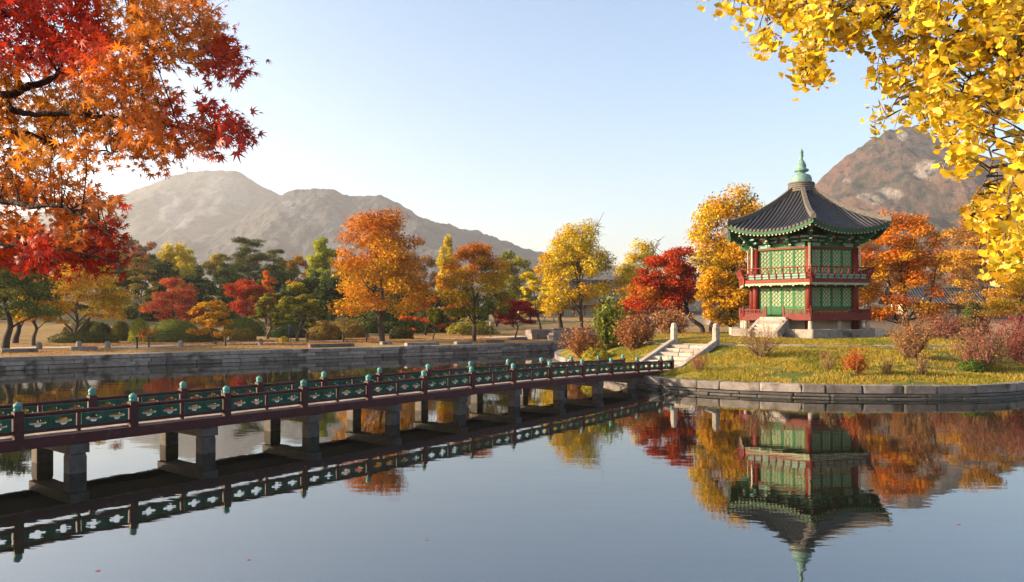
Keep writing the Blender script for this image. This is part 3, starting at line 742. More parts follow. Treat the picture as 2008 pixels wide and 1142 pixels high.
# tile rows
rows = []
sp_ = .262; nrow = int(EA*T30/sp_)
for i in range(-nrow, nrow+1):
    y = i*sp_
    if abs(y) > EA*T30-.10: continue
    xe = eave_x(y)+.05; xi = max(RT*C30, abs(y)/T30+.04)
    if xe-xi < .12: continue
    ns = max(2, int((xe-xi)/.45)); P = [(xe+(xi-xe)*q/ns, y) for q in range(ns+1)]
    V = []; Fc = []
    for (x, yy) in P:
        z = zz(roof_z(x, yy))
        for q in range(5):
            a = PI*q/4; V.append((x, yy+.075*math.cos(a), z+.085*math.sin(a)+.012))
    for q in range(len(P)-1):
        for r_ in range(4): Fc.append((q*5+r_, q*5+r_+1, (q+1)*5+r_+1, (q+1)*5+r_))
    Fc.append((4, 3, 2, 1, 0)); mb = MB(); mb.add(V, Fc); me = mb.mesh('tile_row', True); me.materials.append(M['tile']); rows.append(me)
mbe = MB()
for i in range(-nrow, nrow+1):
    y = i*sp_
    if abs(y) > EA*T30-.10: continue
    x = eave_x(y)+.05; mbe.tube([(x, y, zz(roof_z(x, y))+.03), (x+.03, y, zz(roof_z(x, y))+.025)], .088, 8)
tem = mbe.mesh('tile_ends'); tem.materials.append(M['ridge'])
mb = MB(); P = []
for q in range(15):
    r_ = RA+.10-(RA+.10-RT-.02)*q/14; z = zz(roof_z(r_*C30, r_*C30*T30)); P.append((r_, z))
for (r1, z1), (r2, z2) in zip(P, P[1:]): mb.bar((r1, 0, z1+.13), (r2, 0, z2+.13), .24, .30)
hipm = mb.mesh('hip_ridge'); hipm.materials.append(M['ridge'])
mb = MB(); mb.box((P[0][0]-.15, 0, P[0][1]+.30), (.34, .2, .30), 0, .6); mb.box((P[0][0]+.02, 0, P[0][1]+.12), (.10, .28, .26)); hem = mb.mesh('ridge_end'); hem.materials.append(M['ridge'])
mb = MB(); r0 = RA-.25; mb.bar((3.4, 0, zz(8.62)), (r0, 0, zz(roof_z(r0*C30, r0*C30*T30))-.34), .2, .26); crm = mb.mesh('corner_rafter'); crm.materials.append(M['eave_green'])
for j in range(6):
    al = alpha(j); o = link('roof_slope', rs, None, pav, (0, 0, 0), al)
    for me in rows: link('tile_row', me, None, o)
    link('tile_ends', tem, None, o, kind='stuff')
    e = link('eave', eb, None, pav, (0, 0, 0), al); link('soffit', so, None, e); link('rafters', rfm, None, e, kind='stuff'); link('rafter_ends', rtm, None, e, kind='stuff')
    h_ = link('hip_ridge', hipm, None, pav, (0, 0, 0), TH0+j*PI/3); link('ridge_end', hem, None, h_); link('corner_rafter', crm, None, pav, (0, 0, 0), TH0+j*PI/3)
# ceiling inside so the roof is closed
hexring(.3, 3.9, zz(8.60), zz(8.66)).build('ceiling', M['eave_brown'], pav)
# ridge collar and finial
mb = MB()
for q in range(5): mb.lathe([(.86-.02*(q % 2), q*.135), (.90-.02*(q % 2), q*.135+.06), (.84, q*.135+.13)], 12)
mb.build('ridge_collar', M['ridge'], pav, (0, 0, zz(11.90)), R(15), True)
mb = MB(); mb.lathe([(.72, 0), (.70, .12), (.68, .36), (.60, .55), (.36, .66), (.24, .71), (.25, .78), (.46, .84), (.50, .91), (.46, .98), (.30, 1.05), (.33, 1.2), (.27, 1.4), (.17, 1.58), (.10, 1.66), (.11, 1.85), (.17, 1.93), (.11, 2.0), (.13, 2.08), (.15, 2.16), (.10, 2.28), (.02, 2.40)], 20)
mb.build('finial', M['patina'], pav, (0, 0, zz(12.50)), 0, True)
# upper balcony
UA = 4.45*C30
mb = MB(); mb.box((0, 0, 0), (.09, 4.45+.05, .24)); ubm = mb.mesh('balcony_fascia'); ubm.materials.append(M['red'])
V = []; Fc = []; n = 60
for k in range(n+1):
    y = -2.25+4.5*k/n; ph = (k/n*6) % 1; d = .10+.05*abs(math.sin(ph*PI*3))+.09*max(0, 1-abs(ph-.5)*7); V += [(0, y, 0), (0, y, -d), (.03, y, 0), (.03, y, -d)]
    if k: a = (k-1)*4; b = k*4; Fc += [(a, b, b+1, a+1), (a+2, a+3, b+3, b+2), (a+1, b+1, b+3, a+3), (a, a+2, b+2, b)]
mb = MB(); mb.add(V, Fc); svm = mb.mesh('valance'); svm.materials.append(M['pale_green'])
NB = 9
mb = MB(); mb.tube([(.0, 0, -.02), (.10, 0, .22), (.13, 0, .40), (.24, 0, .66), (.30, 0, .74)], [.045, .05, .04, .038, .03], 6); balm = mb.mesh('baluster'); balm.materials.append(M['red'])
bw = 4.45/NB; mb = MB()
for z, x in ((.10, .035), (.26, .075)): mb.box((x, 0, z), (.035, bw-.10, .105))
slm = mb.mesh('slat_panel'); slm.materials.append(M['teal'])
mb = MB(); mb.box((.05, 0, .36), (.06, 4.45, .05)); mb.box((.05, 0, .18), (.05, 4.45, .04)); mrm = mb.mesh('mid_rail'); mrm.materials.append(M['red'])
mb = MB(); mb.tube([(.27, -2.37, .74), (.27, 2.37, .74)], .04, 8); trm = mb.mesh('top_rail'); trm.materials.append(M['red'])
mb = MB(); mb.box((.0, 0, .0), (.14, .14, .62)); mb.tube([(.0, 0, .2), (.20, 0, .55), (.36, 0, .95)], [.07, .06, .04], 6); crn = mb.mesh('corner_post'); crn.materials.append(M['red'])
for j in range(6):
    al = alpha(j); p = Matrix.Rotation(al, 3, 'Z') @ Vector((UA, 0, 0))
    o = link('balcony_fascia', ubm, None, pav, (p.x, p.y, zz(5.68)), al); link('valance', svm, None, o, (.03, 0, -.115))
    rl = link('upper_railing', mrm, None, pav, (p.x, p.y, zz(5.80)), al); link('top_rail', trm, None, rl)
    for k in range(NB): link('baluster', balm, None, rl, (0, -2.225+bw*(k+.5), 0)); link('slat_panel', slm, None, rl, (0, -2.225+bw*(k+1.0)-bw/2+(bw/2 if k < NB-1 else 0), 0)) if k < NB-1 else None
    q = corner(4.48, j, 0); link('corner_post', crn, None, pav, (q.x, q.y, zz(5.75)), TH0+j*PI/3)
# lower railing, open on the entrance side
LA_ = 4.58*C30
def lrail(y0, y1):
    w = y1-y0; mb = MB(); mb.box((0, (y0+y1)/2, .06), (.08, w, .12)); mb.box((0, (y0+y1)/2, .245), (.06, w, .045)); mb.box((0, (y0+y1)/2, .46), (.085, w, .06))
    n = max(2, round(w/.55)); pm = MB()
    for k in range(n+1): mb.box((0, y0+w*k/n, .24), (.06, .06, .44)); 
    for k in range(n):
        c = y0+w*(k+.5)/n; d = w/n-.06
        pm.box((0, c, .145), (.03, d, .05)); pm.box((0, c, .21), (.03, d, .025)); pm.box((0, c-d*.38, .178), (.03, d*.24, .04)); pm.box((0, c+d*.38, .178), (.03, d*.24, .04))
        mb.box((0, c, .35), (.05, .05, .16)); mb.box((0, c-d*.3, .37), (.04, .04, .12)); mb.box((0, c+d*.3, .37), (.04, .04, .12))
    a, b = mb.mesh('lower_railing'), pm.mesh('railing_panel'); a.materials.append(M['red']); b.materials.append(M['red']); return a, b
full = lrail(-2.24, 2.24); left = lrail(-2.24, -.7); right = lrail(.5, 2.24)
mb = MB(); mb.box((0, 0, .3), (.11, .11, .62)); mb.lathe([(.03, .61), (.05, .66), (.02, .72)], 8); npm = mb.mesh('newel'); npm.materials.append(M['red'])
for j in range(6):
    al = alpha(j); p = Matrix.Rotation(al, 3, 'Z') @ Vector((LA_-.06, 0, 0))
    for a, b in ((left, right) if j == 5 else (full,)) if False else ([left, right] if j == 5 else [full]):
        o = link('lower_railing', a, None, pav, (p.x, p.y, zz(3.385)), al); link('railing_panel', b, None, o)
    if j == 5:
        for y in (-.7, .5): q = Matrix.Rotation(al, 3, 'Z') @ Vector((LA_-.06, y, 0)); link('newel', npm, None, pav, (q.x, q.y, zz(3.385)), al)
    q = corner(4.52, j, 0); link('newel', npm, None, pav, (q.x, q.y, zz(3.385)), TH0+j*PI/3)
# entrance steps
al = alpha(5)
for i in range(5):
    d = LA_+.22+.3*(4-i)+.0; p = Matrix.Rotation(al, 3, 'Z') @ Vector((d, -.1, 0)); zt = 2.30+.21*(i+1); zb_ = 2.0
    link('step', PALE[i % 4], None, pav, (p.x, p.y, zz((zt+zb_)/2)), al, (.34, 1.75, zt-zb_))
for s_ in (-1.02, .82):
    mb = MB(); a = Matrix.Rotation(al, 3, 'Z') @ Vector((LA_+.12, s_, zz(3.0))); b = Matrix.Rotation(al, 3, 'Z') @ Vector((LA_+1.75, s_, zz(2.2))); mb.bar(a, b, .22, .55); mb.build('stair_side', M['stone_pale'], pav)

# ------------------------------------------------------------------ vegetation
def unit(v): return v/np.maximum(1e-9, np.linalg.norm(v, axis=-1, keepdims=True))
def frames(nrm, tip):                          # rotation matrices with z = nrm and x close to tip
    z = unit(nrm); x = unit(tip-z*np.sum(tip*z, 1, keepdims=True)); y = np.cross(z, x)
    return np.stack([x, y, z], 2)
def scatter(tv, tf, pos, rot, size, colr):
    n, k = len(pos), len(tv)
    V = np.einsum('nij,kj->nki', rot, tv)*np.asarray(size).reshape(-1, 1, 1)+pos[:, None]
    F = (np.asarray(tf)[None]+(np.arange(n)*k)[:, None, None]).reshape(-1, len(tf[0]))
    return V.reshape(-1, 3), F, np.repeat(colr, k, 0)
LEAF_V = np.array([(-.5, 0, 0), (0, -.33, .08), (.5, 0, -.04), (0, .33, .08)]); LEAF_F = [(0, 1, 2, 3)]
NEED_V = np.array([(-.6, 0, 0), (0, -.11, .05), (.6, 0, -.03), (0, .11, .05)])
def pick(pal, n, rng, h=None, jit=.18):
    """pal: list of (colour, weight, lo, hi) with lo..hi the height band in the crown"""
    P = np.array([p[0] for p in pal]); W = np.array([p[1] for p in pal], float)
    w = np.repeat(W[None], n, 0)
    if h is not None:
        lo = np.array([p[2] if len(p) > 2 else -1 for p in pal]); hi = np.array([p[3] if len(p) > 3 else 2 for p in pal])
        w = w*np.clip((h[:, None]-lo)/.15+.5, .02, 1)*np.clip((hi-h[:, None])/.15+.5, .02, 1)
    w /= w.sum(1, keepdims=True); c = (w.cumsum(1) > rng.random((n, 1))).argmax(1); return P[c]
def crown_leaves(pads, n, size, pal, rng, box, needle=False, up=.6, droop=0):
    npd = len(pads); wt = np.array([p[1][0]*p[1][1]*p[1][2] for p in pads])**.7; wt /= wt.sum()
    idx = rng.choice(npd, n, p=wt); C = np.array([p[0] for p in pads])[idx]; Rr = np.array([p[1] for p in pads])[idx]
    d = unit(rng.normal(size=(n, 3))); r = rng.random((n, 1))**.45; pos = C+d*r*Rr
    pos += rng.normal(size=(n, 3))*Rr*.12
    zlo, zhi = box; h = np.clip((pos[:, 2]-zlo)/(zhi-zlo), 0, 1)
    hp = h+rng.normal(size=n)*.10+(rng.random(npd)[idx]-.5)*.35
    c = pick(pal, n, rng, hp)
    pc_ = pick(pal, npd, rng, np.clip((np.array([p[0][2] for p in pads])-zlo)/(zhi-zlo), 0, 1))[idx]; c = c*.45+pc_*.55
    c = c*(1+rng.normal(size=(n, 1))*.20)*(1+(rng.random(npd)[idx][:, None]-.5)*.35)*(1+rng.normal(size=(n, 3))*.05); c = np.clip(c*np.array([.82, .79, .62]), .003, .9)
    nr = unit(d*.7+rng.normal(size=(n, 3))*.8+np.array([0, 0, up])); tip = rng.normal(size=(n, 3))+d-np.array([0, 0, droop])
    sz = size*rng.uniform(.6, 1.35, n)
    return scatter(NEED_V if needle else LEAF_V, LEAF_F, pos, frames(nr, tip), sz, c)
def bezier(p, q, sag, n, rng, wob):
    p, q = np.array(p, float), np.array(q, float); L = np.linalg.norm(q-p); out = []
    m = (p+q)/2+np.array([0, 0, sag])*L+rng.normal(size=3)*wob*L
    for i in range(n+1): t = i/n; out.append(Vector((1-t)**2*p+2*t*(1-t)*m+t*t*q))
    return out
def tree(name, label, xt, depth, box, kind, pal, n=7000, size=.24, trunk_r=.22, cat='tree', group=None, seed=0, zf=None, npads=None, lean=0, flat=None, bark='bark', bare=0, fork=False, isle=False, base=None):
    rng = np.random.default_rng(seed+int(xt)*7+int(depth)); x0, y0, x1, y1 = box
    X = pX(xt, depth); zg = (iz(X, depth) if isle else fz(X, depth)) if base is None else base
    root = empty(name, (X, depth, zg)); tag(root, label, cat, group)
    cx = pX((x0+x1)/2, depth)-X; w = (x1-x0)/1500*depth/2; zt = HC-(y0-618)/1500*depth-zg; zb = HC-(y1-618)/1500*depth-zg; zb = max(zb, .3)
    hc = (zt-zb)/2; cz = (zt+zb)/2; dw = w*.85
    pads = []; npads = npads or {'round': 42, 'layer': 46, 'column': 26, 'pine': 30, 'vase': 40}[kind]
    tries = 0
    while len(pads) < npads and tries < 6000:
        tries += 1; d = unit(rng.normal(size=3)); r = rng.random()**.40
        if kind == 'column':
            z = rng.uniform(-1, 1); pr = (1-abs(z)**2.2)*(.55 if z > 0 else 1)+.12; a = rng.uniform(0, 2*PI); rr = rng.random()**.5*pr
            p = np.array([cx+w*rr*math.cos(a)*.8, dw*rr*math.sin(a)*.8, cz+hc*z*.92])
        elif kind == 'vase':
            z = rng.uniform(-1, 1); pr = .30+.62*smooth((z+1)/1.1)*(1-max(0, z-.1)**2*.9); a = rng.uniform(0, 2*PI); rr = rng.random()**.5*pr
            p = np.array([cx+w*rr*math.cos(a), dw*rr*math.sin(a), cz+hc*z*.92])
        elif kind == 'layer':
            z = rng.uniform(-.95, .95); pr = .93*math.sqrt(max(.02, 1-((z+.45)/1.5)**2)) if z > -.45 else .93-.25*(-.45-z); a = rng.uniform(0, 2*PI); rr = rng.random()**.45*pr
            if z < -.3 and rr < .42: continue
            p = np.array([cx+w*rr*math.cos(a), dw*rr*math.sin(a), cz+hc*z*.95])
        else: p = np.array([cx+w*d[0]*r*.88, dw*d[1]*r*.88, cz+hc*d[2]*r*.90])
        pr = w*rng.uniform(.17, .30)*(1.15 if kind == 'layer' else .85 if kind == 'pine' else 1)
        fl = flat or {'round': .72, 'layer': .36, 'column': 1.0, 'pine': .34, 'vase': .75}[kind]
        if kind == 'column': rad = np.array([pr*.8, pr*.8, pr*1.7])
        else: rad = np.array([pr, pr, max(.18, pr*fl)])
        if any(np.sum(((p-q)/(.5*(rad+rq)))**2) < (.5 if kind == 'pine' else .42 if depth > 110 else .75) for q, rq in pads): continue
        pads.append((p, rad))
    V, F, C = crown_leaves(pads, int(n*1.45), size, pal, rng, (zb, zt), kind == 'pine', up=.9 if kind in ('layer', 'pine') else .4)
    link('crown', np_mesh('crown', V, F, C), M['leaf'], root)
    # trunk and limbs
    mb = MB(); cxl = cx*.75; zt_f = zb+(zt-zb)*(.75 if kind in ('column', 'pine') else .45)
    tr = [Vector((0, 0, -.2)), Vector((lean*.15, 0, zb*.35)), Vector((cxl*.35+lean*.4+rng.normal()*.1, rng.normal()*.1, zb*.85)), Vector((cxl*.8+rng.normal()*.15, rng.normal()*.2, zb+(zt_f-zb)*.5)), Vector((cxl+rng.normal()*.2, rng.normal()*.2, zt_f))]
    tr = [Vector(p) for p in catmull([tuple(p) for p in tr], 4, False)]; m_ = len(tr)
    mb.tube(tr, [trunk_r*(1.45 if i == 0 else 1.12 if i == 1 else 1)*(1-.72*(i/(m_-1))) for i in range(m_)], 8)
    order = sorted(range(len(pads)), key=lambda q: -np.linalg.norm(pads[q][0]-np.array(tr[-1]))); nm = min(len(pads), 10 if kind != 'pine' else 14)
    mains = list(rng.choice(len(pads), nm, replace=False)); net = [np.array(q) for q in tr[int(m_*.55):]]
    for q in mains:
        p, rad = pads[q]; t0 = float(np.clip(.42+.5*(p[2]-zb)/(zt-zb)+rng.normal()*.05, .40, .98)); s_ = tr[int(t0*(m_-1))]; r0 = trunk_r*.40*(1-.45*t0)
        pth = bezier(s_, p, .12 if kind != 'pine' else -.04, 6, rng, .08); mb.tube(pth, [r0*v for v in (1, .84, .7, .55, .42, .3, .16)], 6, False); net += [np.array(v) for v in pth[1:]]
    net = np.array(net)
    for q, (p, rad) in enumerate(pads):
        if q not in mains:
            dd_ = np.linalg.norm(net-p, axis=1)+np.maximum(0, net[:, 2]-p[2])*1.2; s_ = net[int(dd_.argmin())]; r0 = max(.018, trunk_r*.11)
            mb.tube(bezier(s_, p, .06, 3, rng, .08), [r0, r0*.8, r0*.55, r0*.25], 4, False)
        r0 = max(.012, trunk_r*.05)
        for u_ in range(2): e = p+rng.normal(size=3)*rad*.7; mb.tube(bezier(p-np.array([0, 0, rad[2]*.3]), e, .04, 2, rng, .06), [r0, r0*.7, r0*.3], 3, False)
    for q in range(bare):
        s_ = tr[-1]; e = np.array([cx+w*rng.uniform(.1, .75), rng.normal()*.5, zt*rng.uniform(.94, 1.02)]); pth = bezier(s_, e, .12, 6, rng, .06)
        mb.tube(pth, [.12, .10, .085, .07, .06, .05, .03], 5)
        for u_ in range(9): a = pth[rng.integers(2, 7)]; mb.tube([a, a+Vector(rng.normal(size=3)*.5)+Vector((.3, 0, .35))], [.04, .02], 4)
    if fork:
        for s_ in (-1, 1): mb.tube([Vector((.1*s_, 0, -.1)), Vector((.3*s_, 0, zb*.5)), Vector((s_*w*.35, 0, zb*1.1)), Vector((s_*w*.55, 0, cz))], [trunk_r*.8, trunk_r*.6, trunk_r*.4, trunk_r*.15], 7)
    mb.build('trunk', M[bark], root, smooth_=True)
    return root
def copy_tree(root, X, Y, z, s_, rz, label, group):
    r = root.copy(); col.objects.link(r); r.location = (X, Y, z); r.scale = (s_, s_, s_*random.uniform(.9, 1.1)); r.rotation_euler = (0, 0, rz); r['label'] = label; r['group'] = group
    for ch in list(root.children): c = ch.copy(); col.objects.link(c); c.parent = r
    return r
OR = (.64, .23, .025); OR2 = (.52, .145, .018); GO = (.68, .385, .03); YE = (.74, .54, .03); LY = (.68, .57, .07); RED = (.46, .045, .025); CRI = (.26, .018, .032); DRD = (.30, .035, .025)
GR = (.13, .17, .03); DG = (.045, .075, .028); OL = (.24, .22, .035); LIME = (.42, .46, .05); BR = (.30, .15, .05); PK = (.42, .15, .09)
p_or = [(OR, 5, .15, 2), (OR2, 3, .45, 2), (GO, 4, -1, .7), ((.66, .27, .025), 3), (OL, .8, -1, .4), ((.40, .09, .02), 1.5, .3, 2)]
p_orgr = [(OR, 4, .62, 2), (OR2, 3, .68, 2), (GO, 4, .25, .75), (OL, 4, -1, .42), (GR, 3, -1, .3)]
p_ye = [(YE, 5), (LY, 3, .4, 2), (GO, 3), (OL, 1.2), ((.60, .26, .03), 1), ((.52, .36, .04), 2, -1, .4)]
p_gold = [((.76, .43, .03), 5), ((.66, .33, .03), 3), (YE, 2.5), ((.48, .25, .03), 1.5, -1, .4)]
p_red = [(RED, 5), ((.40, .20, .03), .8, -1, .6), ((.52, .09, .03), 3, .4, 2), (CRI, 2, -1, .45), ((.60, .20, .03), 1)]
p_redp = [((.44, .085, .05), 5), ((.55, .15, .05), 3), ((.32, .06, .05), 3, -1, .6)]
p_cri = [(CRI, 6), ((.34, .02, .035), 3), (DRD, 1)]
p_gr = [(GR, 4), (OL, 3, .4, 2), (DG, 3, -1, .5)]
p_gry = [(GR, 3), (OL, 4), ((.50, .40, .05), 3, .5, 2), (DG, 2, -1, .4)]
p_dk = [(DG, 6), ((.06, .09, .03), 3), (GR, 1)]
p_pine = [((.10, .125, .045), 4, .3, 2), (DG, 4), ((.22, .20, .06), 3, .5, 2)]
p_lime = [(LIME, 5), ((.30, .36, .05), 3), ((.55, .52, .06), 2, .5, 2)]
p_br = [(BR, 4), (PK, 3), ((.36, .20, .06), 3), ((.20, .12, .05), 2)]
T_ = tree
# front row on the far bank
T_('zelkova_tree', 'tall broad orange zelkova with a stout pale trunk by the path', 748, 73, (643, 416, 842, 622), 'layer', p_or, 17000, .23, .36, npads=78, flat=.55, seed=1)
T_('zelkova_tree', 'orange topped tree turning green below, standing beside the tall orange one', 930, 77, (860, 478, 1004, 624), 'layer', p_orgr, 11000, .22, .24, npads=56, flat=.5, seed=2)
T_('maple_tree', 'low crimson maple with a bent thin trunk by the path', 1010, 80, (968, 588, 1058, 638), 'layer', p_cri, 5200, .17, .11, npads=34, lean=.6, bark='bark_dark', seed=3)
T_('ginkgo_tree', 'big yellow tree with a bare twiggy top beside the bank steps', 1140, 96, (1062, 438, 1204, 614), 'layer', p_ye, 12500, .26, .34, npads=60, flat=.8, bare=4, seed=4)
T_('ginkgo_tree', 'yellow tree with thick dark trunk next to the bare topped one', 1100, 98, (1036, 480, 1150, 616), 'layer', p_ye, 8000, .26, .38, npads=40, flat=.7, seed=5, bark='bark_dark')
T_('ginkgo_tree', 'slim pale yellow tree with an elbowed limb behind the crimson maple', 1060, 88, (1012, 530, 1078, 622), 'layer', [(LY, 4), (YE, 3), (OL, 2, -1, .4)], 3600, .22, .20, npads=22, seed=6)
T_('young_tree', 'small young green tree on the bank right of the orange zelkova', 850, 79, (826, 600, 882, 648), 'round', p_gr, 2600, .17, .09, npads=18, seed=7, bark='bark_dark')
T_('pine_tree', 'green spreading tree with layered foliage near the walking person', 583, 72, (544, 552, 628, 642), 'layer', p_gry, 6500, .18, .16, npads=34, flat=.3, seed=8)
T_('young_tree', 'yellow green tree with a pale trunk beside the layered green one', 525, 78, (494, 572, 562, 642), 'layer', p_gry, 4600, .18, .17, npads=26, seed=9)
T_('maple_tree', 'bright red maple above the clipped hedges', 480, 92, (428, 545, 540, 628), 'round', p_red, 7000, .22, .16, npads=36, flat=.5, seed=10, bark='bark_dark')
T_('maple_tree', 'small flame orange tree top behind the bright red maple', 522, 104, (500, 528, 548, 590), 'round', [(OR, 4), ((.62, .12, .03), 3)], 2600, .22, .14, npads=18, seed=11)
T_('young_tree', 'small golden brown tree standing alone beside the path', 423, 66, (370, 588, 456, 662), 'layer', [(GO, 4), ((.50, .24, .04), 4), ((.55, .13, .04), 1, .6, 2)], 5200, .17, .10, npads=34, flat=.45, seed=12)
T_('maple_tree', 'broad dusky red maple behind the low hedges', 345, 86, (281, 545, 390, 632), 'layer', p_redp, 7200, .20, .17, npads=40, flat=.5, seed=13, bark='bark_dark')
T_('golden_tree', 'golden tree with a forked trunk above the rounded clipped bushes', 147, 72, (76, 512, 244, 628), 'layer', p_gold, 9500, .20, .24, npads=54, flat=.35, fork=True, seed=14)
T_('golden_tree', 'small golden tree with drooping layers beside the dark leaning trunks', 66, 62, (24, 566, 132, 636), 'layer', p_gold, 5200, .18, .19, npads=30, flat=.4, seed=15)
T_('dark_tree', 'dark green tree with a leaning trunk at the water wall', 10, 57, (-90, 490, 112, 628), 'layer', [(GR, 4), (DG, 4), (OL, 3, .2, .7)], 9500, .19, .30, npads=50, flat=.35, lean=.8, seed=16, bark='bark_dark')
T_('dark_tree', 'second dark trunked tree behind the leaning one', 30, 66, (-30, 500, 90, 640), 'layer', [(DG, 5), (GR, 4), (OL, 2)], 4500, .2, .28, npads=24, flat=.4, lean=.6, seed=17, bark='bark_dark')
T_('thin_tree', 'thin sparse brown and yellow tree before the dark wood', 272, 96, (236, 500, 316, 612), 'layer', [(OL, 4), (BR, 3, .4, 2), ((.36, .28, .05), 3)], 3400, .22, .15, npads=26, seed=18)
# second row
T_('ginkgo_tree', 'vivid yellow ginkgo rising behind the dusky red maple', 350, 128, (310, 468, 386, 592), 'round', [(YE, 5), (LY, 4)], 8000, .28, .22, npads=60, seed=20)
T_('yellow_tree', 'low yellow olive tree beside the vivid ginkgo', 372, 116, (332, 548, 412, 612), 'layer', [(YE, 3), (OL, 4), (GO, 2)], 4200, .26, .2, npads=26, seed=21)
T_('pine_tree', 'large flat topped pine above the dark wood', 488, 126, (424, 460, 556, 585), 'pine', p_pine, 15000, .32, .28, npads=90, seed=22)
T_('pine_tree', 'second flat topped pine, lower, beside the large one', 535, 132, (496, 478, 572, 600), 'pine', p_pine, 8000, .32, .24, npads=60, seed=23)
T_('yellow_tree', 'olive yellow round tree in front of the far slope left of the pines', 430, 150, (392, 482, 478, 570), 'round', [(OL, 3), ((.45, .34, .05), 4)], 4200, .34, .26, npads=24, seed=24)
T_('brown_tree', 'reddish brown round tree top at the edge of the far wood', 287, 142, (250, 470, 322, 560), 'round', [(PK, 4), ((.30, .12, .07), 4)], 4400, .3, .25, npads=26, seed=25)
T_('lime_tree', 'lime green tree behind the tall orange zelkova', 632, 122, (596, 462, 670, 580), 'round', p_lime, 7000, .28, .24, npads=52, seed=26)
T_('ginkgo_tree', 'narrow bright yellow ginkgo between the two orange trees', 875, 132, (844, 466, 910, 590), 'column', [(YE, 5), (LY, 4)], 7500, .30, .24, npads=48, seed=27)
T_('olive_tree', 'olive green round tree behind the orange and green one', 1006, 128, (958, 484, 1052, 610), 'round', [(OL, 4), ((.34, .30, .05), 4), (GR, 2)], 6200, .3, .25, npads=30, seed=28)
T_('maple_tree', 'dark red maple half hidden behind the tall orange zelkova', 835, 92, (786, 552, 872, 655), 'layer', [(DRD, 4), (OR2, 3), (RED, 2)], 5600, .21, .16, npads=30, seed=29, bark='bark_dark')
T_('maple_tree', 'low orange red tree under the orange and green crown', 884, 98, (858, 588, 905, 650), 'layer', [((.50, .14, .03), 4), (OR, 3)], 2600, .22, .12, npads=16, seed=30, bark='bark_dark')
T_('orange_tree', 'rust orange tree beside the lime green one', 585, 124, (556, 500, 622, 600), 'round', [((.52, .24, .04), 4), (GO, 3), (OL, 2)], 4400, .28, .22, npads=24, seed=31)
# around the island
T_('yellow_tree', 'pale yellow tree beyond the island beside the red maple', 1255, 100, (1200, 474, 1318, 618), 'layer', [(YE, 4), (LY, 4), (GO, 2)], 9000, .25, .2, npads=52, flat=.7, bare=2, seed=40)
T_('yellow_tree', 'low yellow green tree under the red maple', 1235, 88, (1202, 578, 1270, 632), 'layer', [(YE, 4), (OL, 3), (OR, 1)], 2800, .22, .14, npads=18, seed=41)
T_('maple_tree', 'low spreading red maple in front of the pale yellow tree', 1300, 70, (1206, 556, 1335, 628), 'layer', [(RED, 4), ((.52, .10, .03), 4), (CRI, 2, -1, .4), (GO, 1)], 7000, .18, .16, npads=36, flat=.5, isle=True, seed=39, bark='bark_dark')
T_('maple_tree', 'wide red maple leaning out behind the bridge stairs', 1378, 65, (1244, 474, 1378, 618), 'round', p_red, 14000, .18, .24, npads=72, flat=.55, lean=-.8, isle=True, seed=42, bark='bark_dark')
T_('golden_tree', 'tall golden tree close behind the pavilion', 1398, 68, (1336, 356, 1545, 605), 'round', [(GO, 5), (YE, 3), ((.60, .24, .025), 3), (OL, 1)], 19000, .22, .38, npads=84, isle=True, seed=43, bark='bark_dark')
T_('golden_tree', 'lower bushy golden tree beside the pavilion base', 1438, 61, (1362, 520, 1482, 660), 'round', [(GO, 5), ((.56, .26, .03), 4), (OL, 2, -1, .4)], 9500, .18, .18, npads=46, isle=True, seed=44)
T_('maple_tree', 'large orange red maple right of the pavilion', 1787, 66, (1678, 414, 1856, 628), 'layer', [(OR, 4), ((.58, .13, .02), 4), (OR2, 3, .3, 2), (GO, 2)], 15000, .19, .26, npads=74, flat=.5, isle=True, fork=True, seed=45, bark='bark_dark')
T_('golden_tree', 'rusty golden tree overhanging the tiled roof at right', 1935, 84, (1840, 398, 2010, 606), 'layer', [(GO, 4), (BR, 4), ((.56, .26, .04), 4)], 11000, .21, .22, npads=56, flat=.35, seed=46, bark='bark_dark')
T_('golden_tree', 'yellow leaved tree with a curved dark trunk at the far right', 1992, 70, (1930, 540, 2090, 625), 'layer', p_gold, 6000, .19, .2, npads=30, flat=.4, isle=True, lean=.3, seed=47, bark='bark_dark')
T_('golden_tree', 'round golden tree behind the left end of the tiled wall', 1640, 96, (1590, 540, 1700, 640), 'round', [(OR, 3), (GO, 3), (BR, 2)], 5200, .24, .2, npads=28, seed=48)
T_('brown_tree', 'brown half bare tree on the slope right of the orange maple', 1870, 118, (1830, 420, 1930, 600), 'vase', p_br, 5200, .26, .2, npads=34, seed=49)
